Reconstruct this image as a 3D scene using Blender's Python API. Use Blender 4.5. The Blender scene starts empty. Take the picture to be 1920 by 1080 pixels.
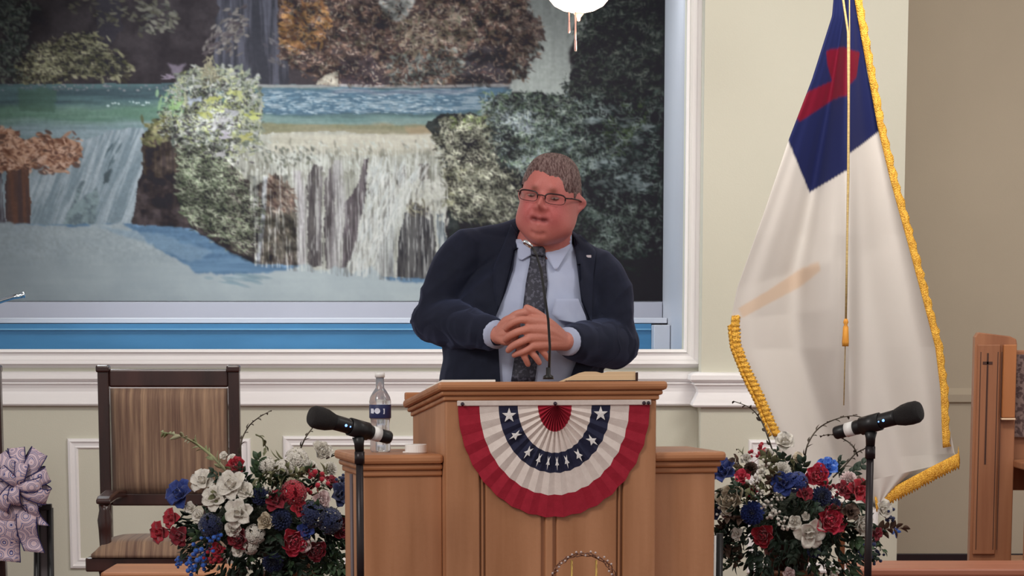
import bpy, bmesh, math, random
import numpy as np
from mathutils import Vector, Matrix
from mathutils.bvhtree import BVHTree
random.seed(7); RNG = np.random.default_rng(11)
PI = math.pi
sc = bpy.context.scene
COL = sc.collection

# ------------------------------------------------------------------ camera
PITCH = math.radians(9.0)
FPX = 5280.0 * math.cos(PITCH)          # focal length in pixels of a 1920 wide frame
CAM = Vector((0.0, -8.0, 1.31))
HORIZON = 616.0
PPY = HORIZON + FPX * math.tan(PITCH)   # row of the principal point
cam_d = bpy.data.cameras.new('camera'); cam = bpy.data.objects.new('camera', cam_d)
COL.objects.link(cam); sc.camera = cam
cam.location = CAM; cam.rotation_euler = (math.radians(90) - PITCH, 0, 0)
cam_d.sensor_width = 36.0; cam_d.lens = FPX / 1920.0 * 36.0
cam_d.shift_y = (PPY - 540.0) / 1920.0
cam_d.clip_end = 200

# ------------------------------------------------------------------ world, exposure and lights
w = bpy.data.worlds.new('world'); sc.world = w; w.use_nodes = True
w.node_tree.nodes['Background'].inputs[0].default_value = (1.0, 0.965, 0.935, 1)
w.node_tree.nodes['Background'].inputs[1].default_value = 0.60
sc.view_settings.view_transform = 'Standard'; sc.view_settings.look = 'None'
sc.view_settings.gamma = 1.0; sc.view_settings.exposure = 0.0; sc.view_settings.use_curve_mapping = False

def area(name, loc, aim, sx, sy, power, col):
    l = bpy.data.lights.new(name, 'AREA'); l.shape = 'RECTANGLE'; l.size = sx; l.size_y = sy
    l.energy = power; l.color = col
    o = bpy.data.objects.new(name, l); COL.objects.link(o); o.location = loc
    o.rotation_euler = (Vector(aim) - Vector(loc)).to_track_quat('-Z', 'Y').to_euler()
    return o
area('unseen_overhead_light', (1.4, 1.6, 3.35), (1.5, 4.8, 1.6), 0.9, 0.6, 60, (1.0, 0.96, 0.90))
area('unseen_overhead_light', (-1.6, 1.6, 3.35), (-1.2, 5.0, 1.2), 0.9, 0.6, 30, (1.0, 0.96, 0.92))
area('unseen_overhead_light', (3.2, 4.6, 3.3), (3.2, 7.5, 0.6), 0.6, 0.6, 22, (1.0, 0.93, 0.86))  # unseen fill, added to brighten the recess wall
area('unseen_overhead_light', (-2.2, -3.6, 3.4), (0.0, 0.0, 1.2), 1.0, 1.0, 70, (1.0, 0.96, 0.92))  # added fill from the left front, for the pulpit side and speaker
area('unseen_overhead_light', (0.5, 0.9, 3.4), (0.9, 5.0, 0.4), 0.8, 0.8, 34, (1.0, 0.96, 0.92))  # extra light without a fixture, put in to lift the wall below the rail
area('unseen_overhead_light', (2.4, -1.2, 3.4), (1.0, 5.0, 0.8), 0.8, 0.8, 30, (1.0, 0.95, 0.90))  # added area light, out of view, brightens the lower back wall at right
area('baptistry_lamp', (-2.2, 5.5, 3.0), (0.8, 6.0, 1.8), 0.5, 0.5, 42, (0.93, 0.97, 1.0))
area('baptistry_lamp', (-0.4, 5.25, 3.1), (-0.3, 6.7, 1.5), 2.2, 0.3, 16, (0.95, 0.98, 1.0))

# ------------------------------------------------------------------ helpers
def lin(c):
    c = c / 255.0
    return c / 12.92 if c <= 0.04045 else ((c + 0.055) / 1.055) ** 2.4
def S(r, g, b): return (lin(r), lin(g), lin(b), 1.0)
cT, sT = math.cos(PITCH), math.sin(PITCH)
def ray(px, py):
    x = (px - 960.0) / FPX; u = -(py - PPY) / FPX
    return Vector((x, cT + u * sT, -sT + u * cT))
def P(px, py, Y):
    d = ray(px, py); t = (Y - CAM.y) / d.y
    return CAM + d * t
def ZY(py, Y): return P(960, py, Y).z
def XY(px, py, Y): return P(px, py, Y).x

ORG = {}
def tag(o, label=None, cat=None, group=None, kind=None):
    if label: o['label'] = label
    if cat: o['category'] = cat
    if group: o['group'] = group
    if kind: o['kind'] = kind
    return o
def thing(name, loc, label, cat, group=None):
    o = bpy.data.objects.new(name, None); COL.objects.link(o); o.location = loc; o.empty_display_size = 0.05
    ORG[o.name] = Vector(loc)
    return tag(o, label, cat, group)
def org(o): return ORG.get(o.name, Vector((0, 0, 0))) if o else Vector((0, 0, 0))

class MB:
    def __init__(s): s.v = []; s.f = []
    def add(s, vs, fs):
        n = len(s.v); s.v += [tuple(v) for v in vs]; s.f += [tuple(i + n for i in f) for f in fs]; return s
    def box(s, x0, x1, y0, y1, z0, z1):
        vs = [(x, y, z) for x in (x0, x1) for y in (y0, y1) for z in (z0, z1)]
        return s.hexa(vs)
    def hexa(s, vs):   # order x,y,z nested
        return s.add(vs, [(0, 1, 3, 2), (4, 6, 7, 5), (0, 4, 5, 1), (2, 3, 7, 6), (0, 2, 6, 4), (1, 5, 7, 3)])
    def prism(s, poly, f0, f1):   # poly list of 2D; f0,f1 map 2D->3D
        n = len(poly)
        vs = [f0(*p) for p in poly] + [f1(*p) for p in poly]
        fs = [tuple(range(n)), tuple(range(2 * n - 1, n - 1, -1))]
        fs += [(i, i + n, (i + 1) % n + n, (i + 1) % n) for i in range(n)]
        return s.add(vs, fs)
    def tube(s, pts, r, n=8, caps=True):
        pts = [Vector(p) for p in pts]; m = len(pts)
        rs = r if isinstance(r, (list, tuple)) else [r] * m
        vs = []; prev = None
        for i, p in enumerate(pts):
            t = (pts[min(i + 1, m - 1)] - pts[max(i - 1, 0)]).normalized()
            if prev is None:
                a = Vector((0, 0, 1)) if abs(t.z) < 0.9 else Vector((1, 0, 0))
                nrm = t.cross(a).normalized()
            else:
                nrm = (prev - t * prev.dot(t)).normalized()
            prev = nrm; b = t.cross(nrm)
            for k in range(n):
                a = 2 * PI * k / n
                vs.append(p + (nrm * math.cos(a) + b * math.sin(a)) * rs[i])
        fs = []
        for i in range(m - 1):
            for k in range(n):
                fs.append((i * n + k, i * n + (k + 1) % n, (i + 1) * n + (k + 1) % n, (i + 1) * n + k))
        if caps: fs += [tuple(range(n - 1, -1, -1)), tuple(range((m - 1) * n, m * n))]
        return s.add(vs, fs)
    def lathe(s, prof, c, n=24, axis=None):   # prof [(r,h)], along axis from c
        c = Vector(c); ax = Vector(axis or (0, 0, 1)).normalized()
        a0 = Vector((1, 0, 0)) if abs(ax.x) < 0.9 else Vector((0, 1, 0))
        u = ax.cross(a0).normalized(); v = ax.cross(u)
        vs = [c + ax * h + (u * math.cos(2 * PI * k / n) + v * math.sin(2 * PI * k / n)) * max(r, 1e-5) for r, h in prof for k in range(n)]
        fs = [(i * n + k, i * n + (k + 1) % n, (i + 1) * n + (k + 1) % n, (i + 1) * n + k) for i in range(len(prof) - 1) for k in range(n)]
        fs += [tuple(range(n - 1, -1, -1)), tuple(range((len(prof) - 1) * n, len(prof) * n))]
        return s.add(vs, fs)
    def grid(s, pts, nu, nv, closeu=False):   # pts list nu*nv (v fastest)
        fs = []
        for i in range(nu if closeu else nu - 1):
            for j in range(nv - 1):
                a = i * nv + j; b = ((i + 1) % nu) * nv + j
                fs.append((a, b, b + 1, a + 1))
        return s.add(pts, fs)
    def slab(s, pts, nu, nv, off):            # grid with thickness vector(s) off
        n = len(pts); pts = [Vector(p) for p in pts]
        offs = off if isinstance(off, list) else [Vector(off)] * n
        b = [p + o for p, o in zip(pts, offs)]
        fs = []
        for i in range(nu - 1):
            for j in range(nv - 1):
                a = i * nv + j; c = a + nv
                fs.append((a, c, c + 1, a + 1)); fs.append((a + n, a + 1 + n, c + 1 + n, c + n))
        for j in range(nv - 1):
            fs.append((j, j + 1, j + 1 + n, j + n)); e = (nu - 1) * nv + j
            fs.append((e, e + n, e + 1 + n, e + 1))
        for i in range(nu - 1):
            a = i * nv; fs.append((a, a + n, a + nv + n, a + nv)); e = a + nv - 1
            fs.append((e, e + nv, e + nv + n, e + n))
        return s.add(pts + b, fs)
    def sphere(s, c, r, n=12, m=8, sc=(1, 1, 1)):
        vs = []; c = Vector(c)
        for i in range(m + 1):
            t = PI * i / m
            for k in range(n):
                a = 2 * PI * k / n
                vs.append(c + Vector((r * sc[0] * math.sin(t) * math.cos(a), r * sc[1] * math.sin(t) * math.sin(a), r * sc[2] * math.cos(t))))
        fs = [(i * n + k, (i + 1) * n + k, (i + 1) * n + (k + 1) % n, i * n + (k + 1) % n) for i in range(m) for k in range(n)]
        return s.add(vs, fs)
    def mesh(s, name, o=Vector((0, 0, 0)), smooth=True, clean=True):
        me = bpy.data.meshes.new(name)
        me.from_pydata([(v[0] - o.x, v[1] - o.y, v[2] - o.z) for v in s.v], [], s.f); me.update()
        if clean:
            bm = bmesh.new(); bm.from_mesh(me)
            bmesh.ops.remove_doubles(bm, verts=bm.verts, dist=1e-5)
            bmesh.ops.recalc_face_normals(bm, faces=bm.faces)
            bm.to_mesh(me); bm.free()
        if smooth: me.polygons.foreach_set('use_smooth', [True] * len(me.polygons))
        return me
    def build(s, name, m, parent=None, smooth=False, bevel=0, kind=None, clean=True, loc=None):
        if parent: o0 = org(parent)
        elif loc is not None: o0 = Vector(loc)
        else: o0 = Vector((0, 0, 0))
        me = s.mesh(name, o0, smooth, clean)
        if m: me.materials.append(m)
        o = bpy.data.objects.new(name, me); COL.objects.link(o)
        ORG[o.name] = o0
        if parent: o.parent = parent
        elif loc is not None: o.location = loc
        if kind: o['kind'] = kind
        if bevel:
            b = o.modifiers.new('bevel', 'BEVEL'); b.width = bevel; b.segments = 2; b.limit_method = 'ANGLE'; b.angle_limit = 0.6
        return o

def mat(name, col, rough=0.6, metal=0.0, spec=0.4, var=None, vscale=(8, 8, 8), bump=0.0, bscale=60, col2=None, emit=None, estr=0, trans=0, sheen=0, alpha=1, lo=0.35, hi=0.65, detail=4):
    m = bpy.data.materials.new(name); m.use_nodes = True; nt = m.node_tree; b = nt.nodes['Principled BSDF']
    b.inputs['Base Color'].default_value = col; b.inputs['Roughness'].default_value = rough
    b.inputs['Metallic'].default_value = metal; b.inputs['Specular IOR Level'].default_value = spec
    b.inputs['Transmission Weight'].default_value = trans; b.inputs['Sheen Weight'].default_value = sheen
    b.inputs['Alpha'].default_value = alpha
    if emit: b.inputs['Emission Color'].default_value = emit; b.inputs['Emission Strength'].default_value = estr
    tc = nt.nodes.new('ShaderNodeTexCoord')
    c2 = col2 or tuple([min(1, c * 1.08) for c in col[:3]] + [1])
    mp = nt.nodes.new('ShaderNodeMapping'); mp.inputs['Scale'].default_value = vscale
    nz = nt.nodes.new('ShaderNodeTexNoise'); nz.inputs['Scale'].default_value = 1.0; nz.inputs['Detail'].default_value = detail
    rp = nt.nodes.new('ShaderNodeValToRGB'); rp.color_ramp.elements[0].color = col; rp.color_ramp.elements[1].color = c2
    rp.color_ramp.elements[0].position = lo; rp.color_ramp.elements[1].position = hi
    nt.links.new(tc.outputs['Object'], mp.inputs['Vector']); nt.links.new(mp.outputs[0], nz.inputs['Vector'])
    nt.links.new(nz.outputs['Fac'], rp.inputs[0]); nt.links.new(rp.outputs[0], b.inputs['Base Color'])
    if bump:
        n2 = nt.nodes.new('ShaderNodeTexNoise'); n2.inputs['Scale'].default_value = bscale
        bp = nt.nodes.new('ShaderNodeBump'); bp.inputs['Strength'].default_value = bump; bp.inputs['Distance'].default_value = 0.01
        nt.links.new(tc.outputs['Object'], n2.inputs['Vector']); nt.links.new(n2.outputs['Fac'], bp.inputs['Height']); nt.links.new(bp.outputs[0], b.inputs['Normal'])
    return m
def matattr(name, rough=0.6, spec=0.3, bump=0.0, bscale=300, sheen=0.0, scale=1.0, sss=0.0):
    m = bpy.data.materials.new(name); m.use_nodes = True; nt = m.node_tree; b = nt.nodes['Principled BSDF']
    b.inputs['Roughness'].default_value = rough; b.inputs['Specular IOR Level'].default_value = spec; b.inputs['Sheen Weight'].default_value = sheen
    a = nt.nodes.new('ShaderNodeAttribute'); a.attribute_name = 'Col'
    nt.links.new(a.outputs['Color'], b.inputs['Base Color'])
    if sss:
        b.inputs['Subsurface Weight'].default_value = sss; b.inputs['Subsurface Radius'].default_value = (0.01, 0.004, 0.002); b.inputs['Subsurface Scale'].default_value = 1.0
    if bump:
        tc = nt.nodes.new('ShaderNodeTexCoord')
        n2 = nt.nodes.new('ShaderNodeTexNoise'); n2.inputs['Scale'].default_value = bscale
        bp = nt.nodes.new('ShaderNodeBump'); bp.inputs['Strength'].default_value = bump; bp.inputs['Distance'].default_value = 0.005
        nt.links.new(tc.outputs['Object'], n2.inputs['Vector']); nt.links.new(n2.outputs['Fac'], bp.inputs['Height']); nt.links.new(bp.outputs[0], b.inputs['Normal'])
    return m
def setcol(me, rgb):   # rgb linear Nx3 per vertex
    a = me.color_attributes.new('Col', 'FLOAT_COLOR', 'POINT')
    d = np.ones((len(me.vertices), 4), dtype=np.float32); d[:, :3] = rgb; a.data.foreach_set('color', d.ravel())
def lin_np(a):
    a = np.asarray(a, dtype=np.float64) / 255.0
    return np.where(a <= 0.04045, a / 12.92, ((a + 0.055) / 1.055) ** 2.4)

M = {}
M['wall'] = mat('cream_wall_paint', S(204, 203, 187), 0.75, bump=0.05, bscale=150, col2=S(207, 206, 191), vscale=(1, 1, 1))
M['wall_tan'] = mat('tan_wall_paint', S(190, 178, 160), 0.8, bump=0.05, bscale=150, vscale=(1, 1, 1))
M['white'] = mat('white_trim_paint', S(238, 236, 237), 0.42, vscale=(2, 2, 2), col2=S(240, 239, 240))
M['liner'] = mat('baptistry_white', S(196, 200, 210), 0.4, vscale=(2, 2, 2), col2=S(199, 203, 213))
M['blue'] = mat('blue_tub', S(64, 122, 164), 0.3, vscale=(2, 1, 9), col2=S(72, 132, 176))
M['oak'] = mat('oak', S(164, 112, 76), 0.42, spec=0.4, vscale=(14, 14, 1.3), col2=S(188, 134, 97), bump=0.04, bscale=90, detail=8)
M['oak_h'] = mat('oak_lengthwise', S(160, 104, 68), 0.4, spec=0.4, vscale=(1.3, 14, 22), col2=S(186, 128, 88), bump=0.04, bscale=90, detail=8)
M['pew'] = mat('pew_oak', S(138, 88, 60), 0.45, vscale=(18, 18, 1.2), col2=S(162, 110, 78), detail=8)
M['darkwood'] = mat('dark_mahogany', S(42, 24, 22), 0.25, spec=0.5, vscale=(10, 10, 2), col2=S(62, 36, 32), detail=6)
M['baseb'] = mat('dark_baseboard', S(44, 30, 36), 0.4)
M['black'] = mat('black_metal', S(34, 27, 30), 0.35, metal=0.3, vscale=(20, 20, 20), col2=S(44, 36, 38))
M['blackplastic'] = mat('black_plastic', S(24, 22, 23), 0.4)
M['grille'] = mat('mic_grille', S(24, 20, 20), 0.6, bump=0.6, bscale=700)
M['chrome'] = mat('chrome', S(200, 205, 210), 0.12, metal=1)
M['carpet'] = mat('stage_carpet', S(110, 62, 58), 0.95, bump=0.5, bscale=400)
M['ceil'] = mat('ceiling_paint', S(225, 220, 210), 0.8)
M['whiteplastic'] = mat('white_plastic', S(235, 232, 228), 0.4)
M['paper'] = mat('paper', S(238, 234, 226), 0.7)
M['pages'] = mat('book_pages', S(222, 190, 150), 0.7, vscale=(2, 2, 300), col2=S(232, 202, 162))
M['cover'] = mat('book_cover', S(60, 36, 30), 0.5, bump=0.1)
M['gold'] = mat('gold_fringe', S(200, 140, 34), 0.5, spec=0.5, vscale=(150, 150, 40), col2=S(232, 178, 62), bump=0.8, bscale=220)
M['goldmetal'] = mat('gold_metal', S(196, 160, 90), 0.3, metal=0.8)
M['cord'] = mat('gold_cord', S(165, 140, 92), 0.7, vscale=(30, 30, 200), col2=S(190, 165, 110))

# ------------------------------------------------------------------ the room
def struct(name, mb, m, **k):
    return mb.build(name, m, kind='structure', **k)
YW = 5.0      # wall with the baptistry opening
YP = 4.75     # projecting wall right of it
YR = 7.5      # recessed wall at the right
YB = 6.85     # back of the baptistry
XO = XY(1283, 500, YW)          # right jamb of the opening
ZS = ZY(655, YW)                # sill height
ZT = 2.95                       # head of the opening
XP = XY(1317, 500, YP); XPR = XY(1692, 540, YP)
XL = -3.4
struct('floor', MB().box(-6, 6, -9.5, 8, -0.05, 0), M['carpet'])
struct('ceiling', MB().box(-6, 6, -0.5, 8, 3.5, 3.6), M['ceil'])
mb = MB()
mb.box(XL - 2, XP, YW, YW + 0.12, 0, ZS); mb.box(XL - 2, XP, YW, YW + 0.12, ZT, 3.5); mb.box(XO, XP, YW, YW + 0.12, ZS, ZT); mb.box(XL - 2, XL + 0.3, YW, YW + 0.12, ZS, ZT)
struct('wall_back', mb, M['wall'])
struct('wall_right', MB().box(XP, XPR, YP, YR + 0.1, 0, 3.5), M['wall'])
struct('wall_recess', MB().box(XPR, 5.5, YR, YR + 0.1, 0, 3.5), M['wall_tan'])
struct('baseboard_recess', MB().box(XPR, 5.5, YR - 0.02, YR, 0, 0.072), M['baseb'], bevel=0.004)
struct('trim_recess', MB().prism([(YR, 0.90), (YR - 0.025, 0.91), (YR - 0.03, 0.95), (YR - 0.012, 0.97), (YR, 0.985)], lambda y, z: (XPR, y, z), lambda y, z: (5.5, y, z)), M['wall_tan'])
# baptistry shell
mb = MB(); mb.box(XO, XO + 0.06, YW + 0.12, YB, 0.6, 3.2); struct('wall_baptistry_right', mb, M['liner'])
ZM = ZY(565, YB - 0.02)
XBL = XL + 0.3
struct('wall_baptistry_back', MB().box(XBL, XO + 0.06, YB, YB + 0.1, 0.6, 3.2), M['liner'])
struct('wall_baptistry_left', MB().box(XBL - 0.06, XBL, YW + 0.12, YB, 0.6, 3.2), M['liner'])
# chair rail / sill mouldings : profile steps given as (rows in the photo at the wall, projection)
def railprof(Y, rows):
    return [(Y, ZY(rows[0][0], Y))] + [(Y - d, ZY(r, Y)) for r, d in rows] + [(Y, ZY(rows[-1][0], Y))]
rows = [(696, 0.0), (698, 0.035), (702, 0.05), (710, 0.052), (714, 0.042), (716, 0.030), (719, 0.034), (722, 0.022), (728, 0.014), (734, 0.012), (738, 0.018), (745, 0.026), (752, 0.036), (757, 0.040), (760, 0.034), (761, 0.0)]
pr = railprof(YW, rows)
def rail(name, x0, x1, pr, dy=0, xr=None):
    struct(name, MB().prism(pr, lambda y, z: (x0, y + dy, z), lambda y, z: (x1, y + dy, z)), M['white'])
rail('trim_1', XL - 2, XP, pr)
# the rail turning onto the projecting wall: mitred return
struct('trim_2', MB().prism(pr, lambda y, z: (XP - (YW - y), y + YP - YW, z), lambda y, z: (XPR + (YW - y) , y + YP - YW, z)), M['white'])
struct('trim_3', MB().prism(pr, lambda y, z: (XP - (YW - y), YP - (YW - y), z), lambda y, z: (XP - (YW - y), YW, z)), M['white'])
# picture frame moulding round the opening (trim_4: bottom, trim_5: right)
fr = [(0.0, 0.0), (0.0, 0.045), (0.012, 0.05), (0.018, 0.035), (0.03, 0.03), (0.045, 0.036), (0.052, 0.05), (0.066, 0.055), (0.074, 0.04), (0.08, 0.02), (0.085, 0.0)]
struct('trim_4', MB().prism(fr, lambda a, d: (XL, YW - d, ZS - a), lambda a, d: (XO + a, YW - d, ZS - a)), M['white'])
struct('trim_5', MB().prism(fr, lambda a, d: (XO + a, YW - d, ZS - a), lambda a, d: (XO + a, YW - d, ZT + a)), M['white'])
struct('trim_6', MB().prism(fr, lambda a, d: (XL, YW - d, ZT + a), lambda a, d: (XO + a, YW - d, ZT + a)), M['white'])
# wainscot panel mouldings
def panel(name, x0, x1, z0, z1, Y, m):
    pf = [(0, 0), (0.004, 0.014), (0.014, 0.018), (0.022, 0.010), (0.034, 0.008), (0.042, 0.012), (0.05, 0)]
    a = MB()
    c = [(x0, z1, 1, -1), (x1, z1, -1, -1), (x1, z0, -1, 1), (x0, z0, 1, 1)]
    for i in range(4):
        p, q = c[i], c[(i + 1) % 4]
        a.prism(pf, lambda t, d, p=p: (p[0] + p[2] * t, Y - d, p[1] + p[3] * t), lambda t, d, q=q: (q[0] + q[2] * t, Y - d, q[1] + q[3] * t))
    struct(name, a, m)
panel('trim_7', XY(126, 822, YW), XY(470, 822, YW), 0.2, ZY(822, YW), YW, M['white'])
panel('trim_8', XY(530, 817, YW), XY(1230, 817, YW), 0.2, ZY(817, YW), YW, M['white'])
panel('trim_9', XY(1403, 826, YP), XY(1650, 826, YP), 0.2, ZY(824, YP), YP, M['white'])
struct('baseboard_back', MB().box(XL - 2, XP, YW - 0.02, YW, 0, 0.1), M['baseb'])

# ------------------------------------------------------------------ baptistry tub and faucet
YT = 6.3
zt1 = ZY(607, YT)
tub = thing('baptistry_tub', (-1.0, 5.9, 0.6), 'blue baptistry tub with a white rear ledge below the waterfall mural', 'baptistry')
XTR = XY(1221, 630, YT)
MB().box(XBL + 0.01, XTR, YT, YT + 0.03, 0.62, zt1).build('tub_wall', M['blue'], tub)
MB().box(XBL + 0.01, XTR, YT - 0.012, YT - 0.001, ZY(619, YT), ZY(616, YT)).build('tub_rib', mat('pale_blue_rib', S(105, 160, 195), 0.3), tub)
MB().box(XBL + 0.01, XO - 0.003, YT + 0.031, YB - 0.05, zt1 + 0.002, zt1 + 0.03).build('ledge', M['liner'], tub, bevel=0.004)
MB().box(XBL + 0.01, XO - 0.003, YB - 0.05, YB - 0.012, zt1 - 0.1, ZM - 0.004).build('backsplash', mat('grey_acrylic', S(160, 162, 174), 0.4, vscale=(2, 2, 2), col2=S(164, 166, 178)), tub, bevel=0.003)
MB().box(XBL + 0.01, XO - 0.003, YW + 0.14, YT, 0.62, 0.66).build('tub_floor', M['blue'], tub)
MB().box(XTR + 0.001, XO - 0.003, YT - 0.25, YT + 0.03, 0.66, ZY(609, YT - .2)).build('step', M['liner'], tub, bevel=0.004)
fl = thing('faucet', P(-40, 600, 6.1), 'curved chrome faucet spout in front of the mural at its lower left edge', 'faucet')
pts = [P(-60, 612, 6.1), P(-50, 585, 6.1), P(-20, 572, 6.1), P(5, 563, 6.1), P(25, 557, 6.1), P(43, 554, 6.1)]
MB().tube(pts, [0.016, 0.016, 0.014, 0.012, 0.012, 0.013], 12).build('spout', M['chrome'], fl, smooth=True)
MB().lathe([(0.0, 0), (0.012, 0), (0.013, 0.03), (0, 0.03)], P(43, 551, 6.1) - Vector((0, 0, 0.02)), 12).build('nozzle', M['chrome'], fl, smooth=True)
MB().lathe([(0.0, 0), (0.02, 0), (0.018, P(-60, 612, 6.1).z - 0.66), (0, P(-60, 612, 6.1).z - 0.66)], (P(-60, 612, 6.1).x, 6.1, 0.66), 12).build('riser', M['chrome'], fl, smooth=True)

# ------------------------------------------------------------------ mural (a printed landscape, drawn from noise and strokes)
STEP = 1.7
mx = np.arange(-70, 1243, STEP); my = np.arange(-85, 565, STEP)
W_, H_ = len(mx), len(my)
GX, GY = np.meshgrid(mx, my)
def vnoise(x, y, seed):
    g = np.random.default_rng(seed).random((256, 256))
    xi = np.floor(x).astype(int); yi = np.floor(y).astype(int); fx = x - xi; fy = y - yi
    fx = fx * fx * (3 - 2 * fx); fy = fy * fy * (3 - 2 * fy)
    a = g[yi % 256, xi % 256]; b = g[yi % 256, (xi + 1) % 256]; c = g[(yi + 1) % 256, xi % 256]; d = g[(yi + 1) % 256, (xi + 1) % 256]
    return (a * (1 - fx) + b * fx) * (1 - fy) + (c * (1 - fx) + d * fx) * fy
def fbm(x, y, sx, sy, seed, o=4):
    t = 0; a = 0.5; n = 0
    for i in range(o):
        t = t + a * vnoise(x / sx * 2 ** i, y / sy * 2 ** i, seed + i); n += a; a *= 0.55
    return t / n
IMG = np.zeros((H_, W_, 3)); IMG[:] = (46, 41, 45)
def inpoly(poly, x, y):
    r = np.zeros(x.shape, bool); n = len(poly)
    for i in range(n):
        x0, y0 = poly[i]; x1, y1 = poly[(i + 1) % n]
        if y0 == y1: continue
        c = ((y0 > y) != (y1 > y)) & (x < (x1 - x0) * (y - y0) / (y1 - y0) + x0)
        r ^= c
    return r
def pmask(poly, rag=10, rs=18, seed=1):
    dx = (fbm(GX, GY, rs, rs, seed) - 0.5) * 2 * rag; dy = (fbm(GX, GY, rs, rs, seed + 50) - 0.5) * 2 * rag
    return inpoly(poly, GX + dx, GY + dy).astype(float)
def soft(m, k=1):
    for _ in range(k):
        p = np.pad(m, 1, mode='edge'); m = (p[:-2, 1:-1] + p[2:, 1:-1] + p[1:-1, :-2] + p[1:-1, 2:] + 2 * m) / 6
    return m
def fill(m, ca, cb=None, n=None, op=1.0):
    ca = np.array(ca, float); cb = np.array(cb if cb is not None else ca, float)
    n = np.zeros(GX.shape) if n is None else np.clip(n, 0, 1)
    c = ca * (1 - n[..., None]) + cb * n[..., None]
    k = (m * op)[..., None]
    IMG[:] = IMG * (1 - k) + c * k
def ctr(n, c=0.5, g=3): return np.clip((n - c) * g + 0.5, 0, 1)
def strokes(poly, N, L, Wd, ang, spread, cols, seed, jit=14, rag=8, curve=0.0, op=0.9):
    rg = np.random.default_rng(seed)
    xs = [p[0] for p in poly]; ys = [p[1] for p in poly]
    x0, x1, y0, y1 = min(xs), max(xs), min(ys), max(ys)
    k = 0; cols = np.array(cols, float)
    while k < N:
        cx = rg.uniform(x0, x1, 64); cy = rg.uniform(y0, y1, 64)
        ok = inpoly(poly, cx + rg.normal(0, rag, 64), cy + rg.normal(0, rag, 64))
        for x, y in zip(cx[ok], cy[ok]):
            if k >= N: break
            k += 1
            a = math.radians(ang + rg.normal(0, spread)); l = L * rg.uniform(0.5, 1.4); wd = Wd * rg.uniform(0.6, 1.3)
            ix0 = max(int((x - l - mx[0]) / STEP), 0); ix1 = min(int((x + l - mx[0]) / STEP) + 2, W_)
            iy0 = max(int((y - l - my[0]) / STEP), 0); iy1 = min(int((y + l - my[0]) / STEP) + 2, H_)
            if ix1 <= ix0 or iy1 <= iy0: continue
            X = GX[iy0:iy1, ix0:ix1] - x; Y = GY[iy0:iy1, ix0:ix1] - y
            u = X * math.cos(a) + Y * math.sin(a); v = -X * math.sin(a) + Y * math.cos(a) + curve * u * u / l
            d = (u / l) ** 2 + (v / wd) ** 2
            mk = np.clip(1.6 - 1.6 * d, 0, 1)[..., None] * op
            c = cols[rg.integers(len(cols))] + rg.normal(0, jit * 0.5)
            IMG[iy0:iy1, ix0:ix1] = IMG[iy0:iy1, ix0:ix1] * (1 - mk) + c * mk
n1 = fbm(GX, GY, 40, 40, 3); n2 = fbm(GX, GY, 9, 9, 5); n3 = fbm(GX, GY, 130, 8, 9); nv = fbm(GX, GY, 7, 90, 12); nvf = fbm(GX, GY, 3.4, 60, 15)
# far cliffs and woods
fill(np.ones(GX.shape), (44, 39, 43), (58, 52, 56), ctr(n1, .5, 3))
fill(pmask([(430, -90), (540, -90), (545, 160), (400, 160)], 8), (50, 50, 58), (74, 74, 86), ctr(nv, .55, 4))
fill(pmask([(200, -90), (235, -90), (240, 60), (190, 110)], 10), (52, 50, 60), op=.6)
strokes([(-70, -85), (90, -85), (60, 60), (60, 155), (-70, 155)], 900, 7, 3.4, 20, 60, [(70, 78, 72), (58, 66, 62), (84, 90, 80), (50, 54, 52)], 21)
strokes([(100, -85), (330, -85), (340, 10), (290, 60), (150, 30)], 150, 7, 3, 10, 40, [(66, 64, 58), (80, 78, 66)], 22)
strokes([(50, 115), (130, 70), (175, 60), (215, 95), (258, 128), (225, 143), (150, 140), (95, 158), (40, 150)], 620, 8, 3.4, 25, 25, [(112, 110, 82), (90, 90, 70), (128, 124, 96), (62, 58, 50)], 23)
strokes([(270, 0), (340, 0), (345, 55), (300, 68), (270, 60)], 70, 8, 3.4, 15, 30, [(86, 84, 74), (104, 102, 92), (70, 70, 66)], 24)
strokes([(385, 95), (465, 5), (470, 60), (440, 90), (455, 105), (430, 100)], 130, 7, 3, -35, 25, [(90, 84, 82), (110, 104, 100), (76, 68, 72)], 25)
strokes([(500, 60), (545, 60), (560, 130), (520, 120)], 40, 7, 3, 30, 40, [(84, 80, 84), (70, 66, 74)], 26)
brown = [(530, -10), (590, -20), (700, -90), (960, -90), (1005, 40), (1015, 90), (985, 150), (955, 150), (950, 160), (640, 163), (600, 150), (530, 110)]
fill(pmask(brown, 8), (56, 46, 46), (72, 58, 54), ctr(n2, .5, 3))
strokes(brown, 2100, 7, 3.4, 0, 60, [(100, 76, 66), (82, 62, 56), (62, 50, 50), (116, 92, 78), (92, 82, 70), (54, 46, 48)], 27)
strokes([(530, 25), (600, 0), (625, 45), (600, 85), (540, 100)], 190, 9, 4, 10, 35, [(134, 92, 56), (112, 76, 50), (150, 108, 66)], 28)
strokes([(740, 40), (880, 10), (900, 70), (760, 110)], 240, 7, 3.4, 0, 60, [(112, 98, 82), (88, 84, 70), (120, 104, 92)], 29)
strokes([(720, 110), (890, 90), (890, 150), (720, 158)], 200, 6, 3, 0, 60, [(90, 94, 90), (70, 72, 72), (104, 108, 104)], 30)
fill(soft(pmask([(640, 110), (700, 100), (740, 160), (640, 163)], 8), 2), (52, 44, 50), op=.8)
fill(soft(pmask([(880, 90), (950, 80), (952, 166), (860, 166)], 6), 2), (50, 46, 52), op=.85)
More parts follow.
